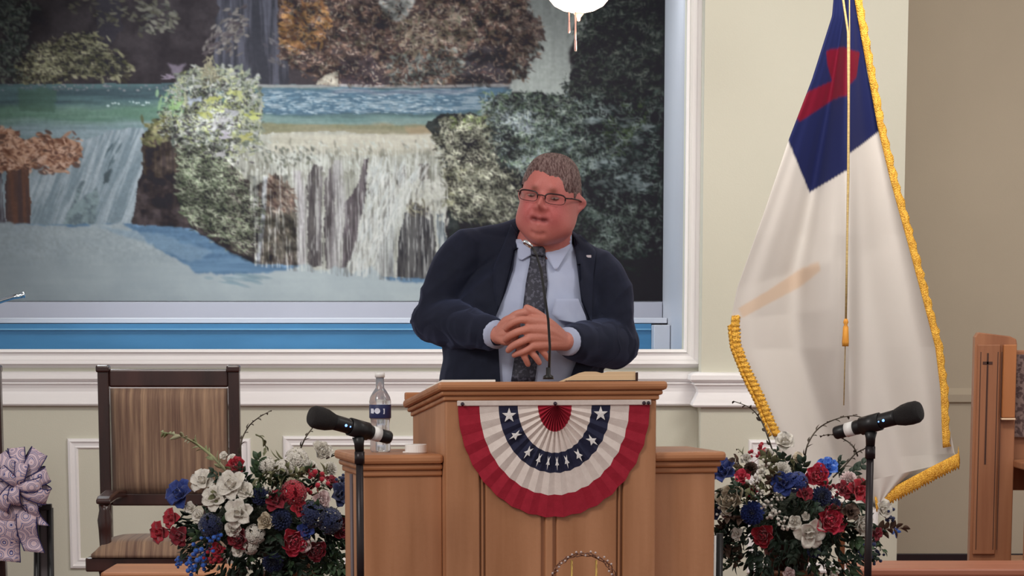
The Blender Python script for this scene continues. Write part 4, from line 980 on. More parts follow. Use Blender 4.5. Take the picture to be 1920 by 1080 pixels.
# cut the front opening with a prism seen from the front
op = [(985, 452), (966, 470), (962, 505), (948, 548), (930, 592), (934, 640), (938, 715), (936, 800), (925, 1000), (1050, 1000), (1062, 800), (1066, 715), (1090, 655), (1108, 606), (1090, 565), (1082, 500), (1076, 450), (1070, 430), (1030, 420)]
cut = MB()
cut.prism(op, lambda x, y: P(x, y, -0.5), lambda x, y: P(x, y, 0.05))
cutme = cut.mesh('cut')
cob = bpy.data.objects.new('cutter', cutme); COL.objects.link(cob)
def do_bool(me, cob, op_='DIFFERENCE'):
    return evalmesh(me, [('BOOLEAN', dict(object=cob, operation=op_, solver='EXACT'))])
# neck hole
nh = MB(); nh.tube([Vector((.082, .03, 1.50)), Vector((.1, .0, 1.62)), Vector((.11, -.02, 1.72))], [.078, .084, .10], 28)
nhme = nh.mesh('nh'); nob = bpy.data.objects.new('nhc', nhme); COL.objects.link(nob)
# torso-only body is cut; the sleeves stay: cut before the fore-sleeves are merged
mbs = MB()
for seg in ((elA, wrA, .88, .066), (elB, wrB, .84, .070)):
    e_, w_, k_, r_ = seg
    capsule(mbs, [e_, mid(e_, w_, .3), mid(e_, w_, .62), mid(e_, w_, k_)], [r_, r_ * .96, r_ * .82, .047], 24)
sl_me = evalmesh(mbs.mesh('sl', clean=False), [('REMESH', dict(mode='VOXEL', voxel_size=0.005)), ('SMOOTH', dict(factor=0.5, iterations=5))])
ns = len(sl_me.vertices); cs = np.zeros(ns * 3); sl_me.vertices.foreach_get('co', cs); cs = cs.reshape(-1, 3)
nrs = np.array([tuple(v.normal) for v in sl_me.vertices])
q = cs.copy(); q[:, 2] *= .5
cs2 = cs + nrs * ((1 - 2 * np.abs(vn3(q, .045, 410) - .5) * 2 - .3) * .006)[:, None]
sl_me.vertices.foreach_set('co', cs2.ravel()); sl_me.update()
j1 = do_bool(jme, cob); j2 = do_bool(j1, nob)
bpy.data.objects.remove(cob); bpy.data.objects.remove(nob)
suit.node_tree.nodes['Principled BSDF'].inputs['Sheen Tint'].default_value = (.45, .55, 1, 1)
jb = bvh(j2); sb = bvh(sl_me)
vcount = len(j2.vertices)
jall = MB(); jall.add([v.co for v in j2.vertices], [tuple(p.vertices) for p in j2.polygons]); jall.add([v.co for v in sl_me.vertices], [tuple(p.vertices) for p in sl_me.polygons])
jacket = jall.build('jacket', suit, man, smooth=True, clean=False)
shirt = childmesh('shirt', shirt_me, man, shirtm)
# shirt cuffs
for w_, e_, k0, k1 in ((wrA, elA, .86, 1.0), (wrB, elB, .82, 1.0)):
    mb = MB(); mb.tube([mid(e_, w_, k0), mid(e_, w_, k1)], [.041, .039], 20); mb.build('cuff', shirtm, shirt, smooth=True)
# ---- things draped on the front
def drape(left, right, nu, nv_, trees, off, thick, name, m, parent, fallY=-.1, bulge=0.0, smooth=True):
    def interp(pl_, t):
        t = t * (len(pl_) - 1); i = min(int(t), len(pl_) - 2); f_ = t - i
        return (pl_[i][0] + (pl_[i + 1][0] - pl_[i][0]) * f_, pl_[i][1] + (pl_[i + 1][1] - pl_[i][1]) * f_)
    pts = []; offs = []; lastY = fallY
    for i in range(nu):
        a = interp(left, i / (nu - 1)); b = interp(right, i / (nu - 1))
        for j in range(nv_):
            t = j / (nv_ - 1); x = a[0] + (b[0] - a[0]) * t; y = a[1] + (b[1] - a[1]) * t
            d = ray(x, y).normalized(); best = None
            for T in trees:
                h = T.ray_cast(CAM, d)
                if h[0] is not None and (best is None or h[3] < best): best = h[3]
            if best is None: best = (P(x, y, lastY) - CAM).length
            else: lastY = (CAM + d * best).y
            bl = bulge * (1 - (2 * t - 1) ** 2)
            pts.append(CAM + d * (best - off - bl)); offs.append(d * thick)
    mb = MB(); mb.slab(pts, nu, nv_, offs)
    return mb.build(name, m, parent, smooth=smooth)
shc = mat('shirt_collar', S(172, 180, 206), 0.8)
tiem = mat('dark_patterned_tie', S(46, 46, 58), 0.6, vscale=(110, 110, 110), col2=S(82, 82, 96), lo=.52, hi=.6, detail=1)
tl = [(993, 473), (994, 488), (986, 530), (980, 580), (969, 640), (958, 715)]
trt = [(1023, 473), (1023, 488), (1027, 530), (1022, 580), (1013, 640), (1003, 715)]
drape(tl, trt, 40, 7, [shirt_b], .007, .004, 'tie', tiem, man, bulge=.004)
drape([(994, 462), (996, 478)], [(1024, 462), (1021, 480)], 8, 7, [shirt_b], .014, .010, 'tie_knot', tiem, man, bulge=.008)
drape([(968, 452), (970, 470), (972, 486)], [(1003, 466), (1000, 476), (978, 488)], 10, 7, [shirt_b], .008, .003, 'collar', shc, shirt)
drape([(1018, 472), (1026, 484), (1040, 506)], [(1072, 440), (1072, 462), (1044, 506)], 12, 8, [shirt_b], .010, .003, 'collar', shc, shirt)
# lapels
drape([(958, 420), (945, 455), (925, 500), (925, 540), (932, 585)], [(972, 440), (968, 470), (963, 505), (950, 545), (934, 588)], 24, 6, [jb], .006, .004, 'lapel', suit, jacket, bulge=.003)
drape([(1074, 438), (1080, 480), (1084, 520), (1092, 565), (1108, 604)], [(1088, 440), (1118, 470), (1112, 520), (1110, 565), (1110, 604)], 24, 6, [jb], .006, .004, 'lapel', suit, jacket, bulge=.003)
# shirt billow over the sleeve
drape([(1040, 560), (1035, 590), (1046, 600)], [(1084, 560), (1098, 592), (1102, 610)], 12, 8, [shirt_b], .035, .012, 'shirt_fold', shirtm, shirt, bulge=.01)
# lapel pin
c = P(1104, 481, -0.2); h = jb.ray_cast(CAM, ray(1104, 481).normalized())[0]
if h is not None: c = h - ray(1104, 481).normalized() * .009
MB().box(c.x - .007, c.x + .007, c.y - .002, c.y + .001, c.z - .004, c.z + .004).build('lapel_pin', mat('pin_enamel', S(200, 190, 196), .3), jacket, bevel=.001)
# trousers and shoes (behind the pulpit)
mb = MB(); loft(mb, lerp_levels([(.80, .02, TY, .185, .14), (.9, .02, TY, .20, .155), (1.02, .02, TY, .205, .158)], 3), 32)
for s in (-1, 1):
    hip = Vector((0.02 + s * .095, TY, .86)); kn = Vector((0.02 + s * .11, TY - .01, .48)); an = Vector((0.02 + s * .12, TY + .02, .10))
    capsule(mb, [hip, mid(hip, kn, .5), kn, mid(kn, an, .5), an], [.108, .095, .078, .072, .066], 20)
trm = evalmesh(mb.mesh('tr', clean=False), [('REMESH', dict(mode='VOXEL', voxel_size=0.01)), ('SMOOTH', dict(factor=0.5, iterations=4))])
childmesh('trousers', trm, man, suit)
for s in (-1, 1):
    an = Vector((0.02 + s * .12, TY + .02, .09)); mb = MB()
    capsule(mb, [an + Vector((0, .035, -.045)), an + Vector((0, -.09, -.045)), an + Vector((0, -.18, -.055))], [.044, .044, .034], 14)
    mb.build('shoe', M['blackplastic'], man, smooth=True)
# ------------------------------------------------------------------ upholstered pulpit chair
YC = 3.5
def striped(name, c1, c2, c3):
    m = bpy.data.materials.new(name); m.use_nodes = True; nt = m.node_tree; b = nt.nodes['Principled BSDF']; b.inputs['Roughness'].default_value = .8; b.inputs['Sheen Weight'].default_value = .2
    tc = nt.nodes.new('ShaderNodeTexCoord'); mp = nt.nodes.new('ShaderNodeMapping'); mp.inputs['Scale'].default_value = (1, .0, .03)
    nz_ = nt.nodes.new('ShaderNodeTexNoise'); nz_.inputs['Scale'].default_value = 56; nz_.inputs['Detail'].default_value = 5; nz_.inputs['Roughness'].default_value = .7
    rp = nt.nodes.new('ShaderNodeValToRGB'); e = rp.color_ramp.elements; e[0].color = c1; e[0].position = .36; e[1].color = c3; e[1].position = .64
    k = e.new(.5); k.color = c2
    nt.links.new(tc.outputs['Object'], mp.inputs[0]); nt.links.new(mp.outputs[0], nz_.inputs['Vector']); nt.links.new(nz_.outputs['Fac'], rp.inputs[0]); nt.links.new(rp.outputs[0], b.inputs['Base Color'])
    return m
stripe = striped('brown_striped_upholstery', S(92, 66, 54), S(118, 92, 74), S(146, 118, 94))
def padded(x0, x1, z0, z1, y0, dep, n=16):
    pts = []
    for i in range(n + 1):
        for j in range(n + 1):
            u = i / n * 2 - 1; v = j / n * 2 - 1
            h = dep * ((1 - abs(u) ** 6) * (1 - abs(v) ** 6)) ** .5
            pts.append(Vector((x0 + (x1 - x0) * i / n, y0 - h, z0 + (z1 - z0) * j / n)))
    return MB().slab(pts, n + 1, n + 1, [Vector((0, y0 + .02 - p.y, 0)) for p in pts])
cx0, cx1 = XY(188, 900, YC), XY(452, 900, YC)
zt = ZY(690, YC)
def make_chair():
    ch = thing('pulpit_chair', ((cx0 + cx1) / 2, YC - .2, 0), 'tall dark wooden armchair with brown striped upholstery below the mural, left of the pulpit', 'chair')
    pw = .046
    for x in (cx0, cx1 - pw):
        MB().box(x, x + pw, YC - .02, YC + .03, 0, zt - .005).build('back_post', M['darkwood'], ch, bevel=.006)
        MB().box(x - .006, x + pw + .003, YC - .028, YC + .036, zt - .018, zt + .012).build('post_cap', M['darkwood'], ch, bevel=.008)
    MB().box(cx0 + pw, cx1 - pw, YC - .012, YC + .022, ZY(726, YC), ZY(692, YC)).build('top_rail', M['darkwood'], ch, bevel=.008)
    MB().box(cx0 + pw, cx1 - pw, YC - .008, YC + .02, ZY(948, YC), ZY(925, YC)).build('lower_rail', M['darkwood'], ch, bevel=.006)
    padded(cx0 + pw + .004, cx1 - pw - .004, ZY(926, YC), ZY(728, YC), YC - .004, .035).build('back_cushion', stripe, ch, smooth=True)
    fx0, fx1 = cx0 - .01, cx1 + .01
    ys = YC - .52
    MB().box(cx0 + .01, cx1 - .01, ys, YC, .36, .415).build('seat_frame', M['darkwood'], ch, bevel=.006)
    sx0, sx1 = cx0 + .035, cx1 - .035; pts = []
    for i in range(15):
        for j in range(15):
            u = i / 14 * 2 - 1; v = j / 14 * 2 - 1
            pts.append(Vector((sx0 + (sx1 - sx0) * i / 14, ys - .01 + (.5) * j / 14, .43 + .055 * ((1 - abs(u) ** 6) * (1 - abs(v) ** 6)) ** .5)))
    MB().slab(pts, 15, 15, [Vector((0, 0, .416 - p.z)) for p in pts]).build('seat', stripe, ch, smooth=True)
    for s, x in ((0, cx0 + .058), (1, cx1 - .108)):
        za = .655
        arm = MB(); poly = [(YC - .02, za - .03), (YC - .02, za), (YC - .25, za + .012), (YC - .46, za), (YC - .5, za - .01), (YC - .5, za - .03), (YC - .3, za - .022)]
        arm.prism(poly, lambda y, z: (x - .004, y, z), lambda y, z: (x + .054, y, z)); arm.build('arm', M['darkwood'], ch, bevel=.007)
        leg = MB(); prof = [(.0, .0), (.018, 0), (.024, .05), (.02, .2), (.026, .34), (.03, .36), (.03, .42), (.022, .44), (.026, .52), (.030, .56), (.022, .6), (.024, za - .031), (0, za - .031)]
        leg.lathe(prof, (x + .026, YC - .47, 0), 16); leg.build('front_leg', M['darkwood'], ch, smooth=True)
    return ch
ch = make_chair()
def copy_tree(o, loc, label):
    c = o.copy(); COL.objects.link(c); c.location = loc; c['label'] = label
    for k in [x for x in bpy.data.objects if x.parent == o]:
        d = k.copy(); COL.objects.link(d); d.parent = c
    return c
dxc = XY(3, 760, YC) - cx1
copy_tree(ch, ch.location + Vector((dxc, 0, 0)), 'second dark wooden armchair, only its right post in view at the left edge')
# low side table in front of the chair
YTb = 2.0; ztb = ZY(1073, YTb)
tb = thing('side_table', (XY(310, 1073, YTb), YTb + .2, 0), 'low oak side table in front of the armchair, its top edge at the bottom', 'table')
tx0, tx1 = XY(188, 1073, YTb), XY(424, 1073, YTb)
MB().box(tx0, tx1, YTb, YTb + .38, ztb - .028, ztb).build('tabletop', M['oak_h'], tb, bevel=.009)
MB().box(tx0 + .03, tx1 - .03, YTb + .03, YTb + .35, ztb - .08, ztb - .0285).build('apron', M['oak'], tb, bevel=.003)
for x in (tx0 + .03, tx1 - .065):
    for y in (YTb + .03, YTb + .315):
        MB().box(x, x + .035, y, y + .035, 0, ztb - .0805).build('leg', M['oak'], tb, bevel=.003)
# oak bench at the right
YBn = 2.1; zbn = ZY(1066, YBn)
bn = thing('oak_bench', (XY(1800, 1066, YBn), YBn + .2, 0), 'oak bench along the bottom right edge, in front of the pew', 'bench')
bx0, bx1 = XY(1607, 1066, YBn), 2.6
MB().box(bx0, bx1, YBn, YBn + .36, zbn - .03, zbn).build('seat', mat('reddish_oak', S(150, 92, 70), .4, vscale=(1.3, 14, 20), col2=S(170, 110, 86), detail=8), bn, bevel=.008)
MB().box(bx0 + .04, bx1 - .04, YBn + .04, YBn + .07, zbn - .12, zbn - .0305).build('apron', M['oak'], bn)
for x in (bx0 + .05, bx1 - .1):
    MB().box(x, x + .05, YBn + .075, YBn + .33, 0, zbn - .0305).build('end_panel', M['oak'], bn, bevel=.004)

# ------------------------------------------------------------------ pew at the right, on a low riser
YPw = 3.6; zr = 0.34
pw_ = thing('pew', (XY(1900, 900, YPw), YPw + .2, zr), 'oak pew with a cross carved in its end panel at the right edge', 'pew')
px0, px1 = XY(1824, 800, YPw), XY(1903, 800, YPw)
struct('trim_riser', MB().box(px1 + .002, 5.2, 3.2, 4.05, 0, zr), M['oak'])
ztp = ZY(623, YPw); zl = ZY(636, YPw)
split = px0 + (px1 - px0) * .60
mb = MB()
mb.prism([(px0, 0), (px0, ztp - .02), (px0 + .012, ztp), (px1 - .03, zl + .012), (px1 - .004, zl), (px1, zl - .02), (px1, 0)], lambda x, z: (x, YPw, z), lambda x, z: (x, YPw + .06, z))
mb.build('end_panel', M['pew'], pw_, bevel=.004)
MB().box(px0 + .012, split, YPw - .012, YPw - .0005, zr + .04, ztp - .05).build('face_panel', M['pew'], pw_, bevel=.004)
gr = mat('carved_groove', S(66, 40, 32), .7)
cxp = px0 + (split - px0) * .50
MB().box(cxp - .0035, cxp + .0035, YPw - .0145, YPw - .0125, ZY(870, YPw), ZY(662, YPw)).build('carved_cross_upright', gr, pw_)
MB().box(cxp - .020, cxp + .020, YPw - .0145, YPw - .0125, ZY(683, YPw), ZY(678, YPw)).build('carved_cross_bar', gr, pw_)
for x in (split - .012, split + .004, px0 + .022):
    MB().box(x, x + .003, YPw - .0135, YPw - .0125, zr + .06, ztp - .08).build('groove', gr, pw_)
MB().box(split + .01, px1 - .006, YPw - .03, YPw - .001, ZY(783, YPw), ZY(646, YPw)).build('edge_block', mat('orange_oak', S(160, 100, 58), .4, col2=S(176, 114, 70), vscale=(10, 10, 1)), pw_, bevel=.004)
sh_ = mat('pale_edge', S(226, 200, 170), .4)
MB().box(split + .008, px1 - .004, YPw - .034, YPw - .002, ZY(787, YPw), ZY(783.6, YPw)).build('ledge', sh_, pw_, bevel=.002)
pf = mat('patterned_pew_fabric', S(84, 66, 66), .9, vscale=(60, 60, 60), col2=S(132, 112, 108), lo=.45, hi=.55)
MB().box(px1, 4.4, YPw + .10, YPw + .14, zr + .3, ZY(657, YPw)).build('back', M['pew'], pw_, bevel=.006)
MB().box(px1 + .003, 4.4, YPw + .07, YPw + .099, ZY(822, YPw), ZY(665, YPw)).build('back_cushion', pf, pw_, bevel=.008)
MB().box(px1, 4.4, YPw - .28, YPw + .09, zr + .40, zr + .43).build('seat', M['pew'], pw_, bevel=.006)
MB().box(px1 + .003, 4.4, YPw - .27, YPw - .24, zr, zr + .3995).build('seat_support', M['pew'], pw_, bevel=.006)

# ------------------------------------------------------------------ the flag
YF = 2.6
flag = thing('flag', (XY(1588, 540, YF), YF, 0), 'white church flag with blue canton, red cross and gold fringe draped on its pole', 'flag')
Lc = [(1564, -170), (1566, -40), (1560, 30), (1522, 150), (1478, 264), (1432, 400), (1382, 540), (1370, 600), (1374, 655), (1410, 735), (1448, 815), (1475, 870), (1500, 930), (1520, 985)]
Rc = [(1588, -170), (1598, -40), (1610, 40), (1625, 130), (1647, 245), (1672, 345), (1702, 450), (1732, 560), (1757, 650), (1770, 735), (1782, 810), (1790, 850), (1797, 864), (1655, 940)]
def arc(pl_, N):
    pl_ = np.array(pl_, float); d = np.r_[0, np.cumsum(np.hypot(*np.diff(pl_, axis=0).T))]; t = np.linspace(0, d[-1], N)
    return np.stack([np.interp(t, d, pl_[:, 0]), np.interp(t, d, pl_[:, 1])], 1)
NS, NT = 190, 620
# parameterise by equal knots so both sides stay in step
def knots(pl_, N):
    pl_ = np.array(pl_, float); t = np.linspace(0, len(pl_) - 1, N); k = np.arange(len(pl_))
    return np.stack([np.interp(t, k, pl_[:, 0]), np.interp(t, k, pl_[:, 1])], 1)
LK, RK = knots(Lc[:-1] + [(1640, 955)], NT), knots(Rc, NT)
def smooth1(a, k=3):
    for _ in range(k): a[1:-1] = (a[:-2] + 2 * a[1:-1] + a[2:]) / 4
    return a
LK = smooth1(LK.copy(), 6)
def fold_depth(s, px, py):
    wv = np.clip((py + 60) / 500, 0.15, 1)
    d = .055 * np.sin(s * 11 + .6 + py * .0012) + .014 * np.sin(s * 22 + 1.2 + py * .004) + .003 * np.sin(s * 41 + py * .006)
    d += .05 * np.exp(-((px - 1592) / 14) ** 2)
    return d * wv
pts = []; cols = np.zeros((NS * NT, 3))
sv = np.linspace(0, 1, NS)
PXY = np.zeros((NT, NS, 2))
for j in range(NT):
    for i, s in enumerate(sv):
        PXY[j, i] = LK[j] * (1 - s) + RK[j] * s
PX, PY_ = PXY[..., 0], PXY[..., 1]
FD = fold_depth(sv[None, :] + 0 * PX, PX, PY_)
canton = inpoly([(1500, -400), (1500, 180), (1478, 264), (1518, 361), (1590, 318), (1590, 290), (1615, 272), (1648, 246), (1700, 240), (1700, -400)], PX, PY_)
cross = inpoly([(1549, 95), (1582, 88), (1590, 92), (1590, 178), (1565, 185), (1535, 205), (1500, 228), (1488, 215), (1515, 172), (1560, 152), (1551, 120)], PX, PY_) | inpoly([(1590, 92), (1612, 98), (1606, 145), (1592, 160)], PX, PY_)
def softm(m, k=2):
    m = m.astype(float)
    for _ in range(k):
        p_ = np.pad(m, 1, mode='edge'); m = (p_[:-2, 1:-1] + p_[2:, 1:-1] + p_[1:-1, :-2] + p_[1:-1, 2:] + 2 * m) / 6
    return m
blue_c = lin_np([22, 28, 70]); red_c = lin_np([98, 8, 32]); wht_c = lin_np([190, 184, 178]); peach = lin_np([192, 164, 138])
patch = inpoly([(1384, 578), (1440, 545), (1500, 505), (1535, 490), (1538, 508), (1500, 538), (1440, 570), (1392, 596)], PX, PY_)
cm_, rm_ = softm(canton, 1)[..., None], softm(cross & canton)[..., None]; C = wht_c * (1 - cm_) + blue_c * cm_; C = C * (1 - rm_) + red_c * rm_
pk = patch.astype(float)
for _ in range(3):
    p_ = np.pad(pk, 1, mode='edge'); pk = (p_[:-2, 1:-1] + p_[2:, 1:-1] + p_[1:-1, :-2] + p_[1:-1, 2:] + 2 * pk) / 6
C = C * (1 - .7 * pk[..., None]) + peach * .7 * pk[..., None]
vs = [P(PX[j, i], PY_[j, i], YF - .06 + FD[j, i] * -1) for j in range(NT) for i in range(NS)]
mb = MB(); mb.slab(vs, NT, NS, Vector((0, .0012, 0)))
fm = mb.mesh('cloth', org(flag), True, clean=False)
bmf = bmesh.new(); bmf.from_mesh(fm); bmesh.ops.recalc_face_normals(bmf, faces=bmf.faces); bmf.to_mesh(fm); bmf.free()
setcol(fm, np.concatenate([C.reshape(-1, 3)] * 2)); fm.materials.append(matattr('satin_flag_cloth', .6, .12, sheen=.05))
fo = bpy.data.objects.new('cloth', fm); COL.objects.link(fo); fo.parent = flag; ORG[fo.name] = org(flag)
def fringe(path, wid, dirv, seed, s0=1.0, ds=0.0, name='fringe'):
    path = arc(path, 110); rgf = random.Random(seed); pts = []
    for i, (x, y) in enumerate(path):
        for k in range(5):
            t = k / 4
            wv = wid * (1 + .12 * math.sin(i * 1.9 + seed) + rgf.uniform(-.06, .06))
            fd = math.sin(i * 1.4) * .004
            pts.append(P(x + dirv[0] * wv * t, y + dirv[1] * wv * t, YF - .066 - float(fold_depth(s0 + ds * t, x, y)) - .006 * math.sin(t * PI) + fd * .5))
    MB().slab(pts, len(path), 5, Vector((0, .006, 0))).build(name, M['gold'], flag, smooth=True)
fringe([(1594, -60), (1604, 10), (1622, 110), (1646, 240), (1670, 340), (1700, 448), (1730, 560), (1754, 652), (1764, 735), (1766, 800), (1768, 840)], 14, (1, -.2), 1, 1.0, 0)
fringe([(1370, 608), (1375, 650), (1395, 700), (1422, 755), (1440, 800), (1448, 816)], 17, (-.35, .2), 2, 0, 0)
fringe([(1372, 592), (1370, 612), (1374, 650), (1390, 690), (1415, 740), (1436, 790), (1450, 818)], 16, (1, -.1), 4, 0, .06)
fringe([(1797, 836), (1796, 850), (1745, 876), (1700, 900), (1655, 924), (1640, 932)], 26, (.12, 1), 3, 1.0, 0)
# pole, finial, base, cord, tassel
pxp = XY(1588, 540, YF)
MB().lathe([(0, 0), (.13, 0), (.13, .012), (.09, .03), (.03, .045), (.02, .09), (0, .09)], (pxp, YF + .02, 0), 32).build('base', M['goldmetal'], flag, smooth=True)
MB().tube([(pxp, YF + .02, .08), (pxp, YF + .02, 2.75)], .013, 14).build('pole', M['pew'], flag, smooth=True)
MB().lathe([(0, 0), (.02, 0), (.012, .03), (.025, .06), (.008, .14), (0, .16)], (pxp, YF + .02, 2.75), 16).build('finial', M['goldmetal'], flag, smooth=True)
yc_ = YF - .205
MB().tube([P(1583, -120, yc_ + .03), P(1581, 0, yc_), P(1590, 60, yc_), P(1591, 200, yc_), P(1590, 340, yc_), P(1588, 480, yc_), P(1586, 600, yc_)], .0042, 8).build('cord', M['cord'], flag, smooth=True)
MB().tube([P(1592, -120, yc_ + .03), P(1593, 60, yc_ + .004), P(1592, 330, yc_ + .006), P(1585, 640, yc_ + .02), P(1582, 760, yc_ + .02)], .0022, 6).build('cord', M['cord'], flag, smooth=True)
MB().lathe([(0, 0), (.006, 0), (.010, .012), (.006, .022), (.010, .03), (.013, .085), (.012, .1), (0, .1)], P(1586, 598, yc_), 14, (0, 0, -1)).build('tassel', mat('tassel_gold', S(186, 120, 36), .6, vscale=(300, 300, 10), col2=S(214, 150, 56)), flag, smooth=True)

# ------------------------------------------------------------------ microphones on stands
def mic_on_stand(headpx, tailpx, clampf, Yh, Yt, polex, lab_m, lab_s, ybot):
    Hd, Tl = P(*headpx, Yh), P(*tailpx, Yt)
    ax = (Hd - Tl); Ln = ax.length; ax.normalize()
    mc = thing('microphone', Tl + ax * (Ln * .35), lab_m, 'microphone', 'wireless microphones on stands')
    MB().lathe([(0, 0), (.0145, 0), (.0165, .004), (.0165, .030), (.0155, .031), (0, .031)], Tl, 20, ax).build('antenna_end', M['blackplastic'], mc, smooth=True)
    MB().lathe([(0, .0312), (.0178, .0312), (.0178, .053), (0, .053)], Tl, 22, ax).build('white_band', M['whiteplastic'], mc, smooth=True)
    MB().lathe([(0, .0532), (.0168, .0532), (.0182, .06), (.0185, Ln * .55), (.019, Ln * .68), (.0195, Ln * .72), (0, Ln * .72)], Tl, 22, ax).build('body', M['blackplastic'], mc, smooth=True)
    MB().lathe([(0, Ln * .722), (.0205, Ln * .722), (.026, Ln * .80), (.028, Ln * .88), (.027, Ln * .955), (.022, Ln * .99), (0, Ln)], Tl, 24, ax).build('grille', M['grille'], mc, smooth=True)
    view = (CAM - Tl).normalized(); side = (view - ax * view.dot(ax)).normalized()
    led = mat('led', S(160, 200, 255), .3, emit=S(120, 170, 255), estr=1.6) if 'led' not in bpy.data.materials else bpy.data.materials['led']
    for k, r in ((.60, .0035), (.545, .002)):
        MB().sphere(Tl + ax * Ln * k + side * .0185, r, 10, 6).build('indicator_light', led, mc, smooth=True)
    cl = Tl + ax * Ln * clampf
    st = thing('microphone_stand', (cl.x, cl.y, 0), lab_s, 'stand', 'black microphone stands')
    jx = XY(polex, headpx[1] + 60, cl.y)
    top = Vector((jx, cl.y, cl.z - .055))
    clampm = MB(); clampm.lathe([(.0190, -.026), (.0222, -.026), (.0222, .026), (.0190, .026), (.0190, -.026)], cl, 22, ax)
    clampm.build('clip', M['blackplastic'], st, smooth=True)
    MB().tube([cl - Vector((0, 0, .020)), cl * .5 + top * .5 - Vector((0, 0, .008)), top], [.016, .012, .011], 12).build('clip_neck', M['blackplastic'], st, smooth=True)
    MB().tube([top, (jx, cl.y, top.z - .03)], .0125, 14).build('thread_collar', M['black'], st, smooth=True)
    MB().tube([(jx, cl.y, top.z - .03), (jx, cl.y, .55)], .0092, 14).build('upper_tube', M['black'], st, smooth=True)
    MB().lathe([(0, 0), (.017, 0), (.02, .01), (.02, .05), (.015, .07), (0, .07)], (jx, cl.y, .5), 16).build('clutch', M['blackplastic'], st, smooth=True)
    MB().tube([(jx, cl.y, .51), (jx, cl.y, .02)], .0125, 14).build('lower_tube', M['black'], st, smooth=True)
    MB().lathe([(0, 0), (.125, 0), (.128, .006), (.12, .014), (.03, .024), (.018, .03), (0, .03)], (jx, cl.y, 0), 32).build('base', M['black'], st, smooth=True)
    if polex < 1000:
        MB().tube([(jx - .021, cl.y + .006, cl.z - .11), (jx - .019, cl.y + .008, .3)], .0042, 8).build('cable', mat('grey_sleeve', S(92, 80, 84), .5), st, smooth=True)
mic_on_stand((582, 779), (731, 821), .40, -1.22, -1.10, 674, 'wireless microphone with a white band in the left stand, its head pointing left', 'black microphone stand in front of the left wing of the pulpit', 1080)
mic_on_stand((1727, 770), (1566, 812), .42, -1.22, -1.10, 1632, 'wireless microphone with a white band in the right stand, its head pointing right', 'black microphone stand in front of the draped flag', 1080)
# dark post behind the right wing
dp = thing('metal_stand', (XY(1349, 1040, .1), .1, 0), 'dark metal stand post between the right pulpit wing and the right bouquet', 'stand')
MB().tube([(dp.location.x, .1, .02), (dp.location.x, .1, ZY(1000, .1))], .0105, 12).build('post', M['blackplastic'], dp, smooth=True)
MB().tube([(dp.location.x - .0135, .094, .02), (dp.location.x - .0135, .094, ZY(1004, .1))], .003, 8).build('side_rod', M['whiteplastic'], dp, smooth=True)
MB().lathe([(0, 0), (.075, 0), (.075, .01), (.02, .02), (0, .021)], (dp.location.x, .1, 0), 24).build('base', M['black'], dp, smooth=True)

# ------------------------------------------------------------------ ceiling light with pull chains
YL = 3.0
lc = P(1085, 25, YL)
lt = thing('ceiling_light', (lc.x, YL, 3.5), 'glowing glass bowl ceiling light with two hanging pull chains', 'ceiling light')
glow = mat('lit_frosted_glass', S(255, 236, 220), .4, emit=(1.0, 0.80, 0.70, 1), estr=1.25)
rb = .128
MB().lathe([(0, 0), (.02, .001), (.06, .010), (.095, .028), (.118, .055), (rb, .09), (rb, .105), (0, .105)], lc, 32).build('glass_bowl', glow, lt, smooth=True)
MB().lathe([(0, -.030), (.006, -.028), (.008, -.016), (.018, -.004), (.02, .0), (0, .0)], lc, 16).build('finial', mat('lit_finial', S(190, 150, 130), .3, emit=(1, .6, .48, 1), estr=.35), lt, smooth=True)
brass = M['goldmetal']
MB().lathe([(0, .1052), (.135, .1052), (.135, .125), (.08, .14), (.08, .2), (.11, .21), (.11, .3), (.03, .32), (.014, .33), (.014, 3.5 - lc.z), (0, 3.5 - lc.z)], lc, 32).build('fitter', brass, lt, smooth=True)
lampd = bpy.data.lights.new('bulb', 'POINT'); lampd.energy = 8; lampd.color = (1, .78, .62); lampd.shadow_soft_size = .06
lo_b = bpy.data.objects.new('bulb', lampd); COL.objects.link(lo_b); lo_b.location = lc - Vector((0, 0, .12))
chm = mat('pull_chain', S(130, 96, 88), .35, emit=(1, .62, .55, 1), estr=.12)  # slight emission puts the bowl's glow into the chain, which is no lamp
for dx_, y1 in ((-18, 62), (-6, 96)):
    top = P(1085 + dx_, 22, YL - .02); bot = P(1085 + dx_ + (0 if y1 == 62 else 0), y1, YL - .02); mb = MB()
    L_ = (top - bot).length
    mb.tube([top, bot + Vector((0, 0, .02))], .0032, 8); mb.lathe([(0, 0), (.0042, .001), (.005, .01), (.004, .04), (0, .045)], bot, 10)
    mb.build('pull_chain', chm, lt, smooth=True)
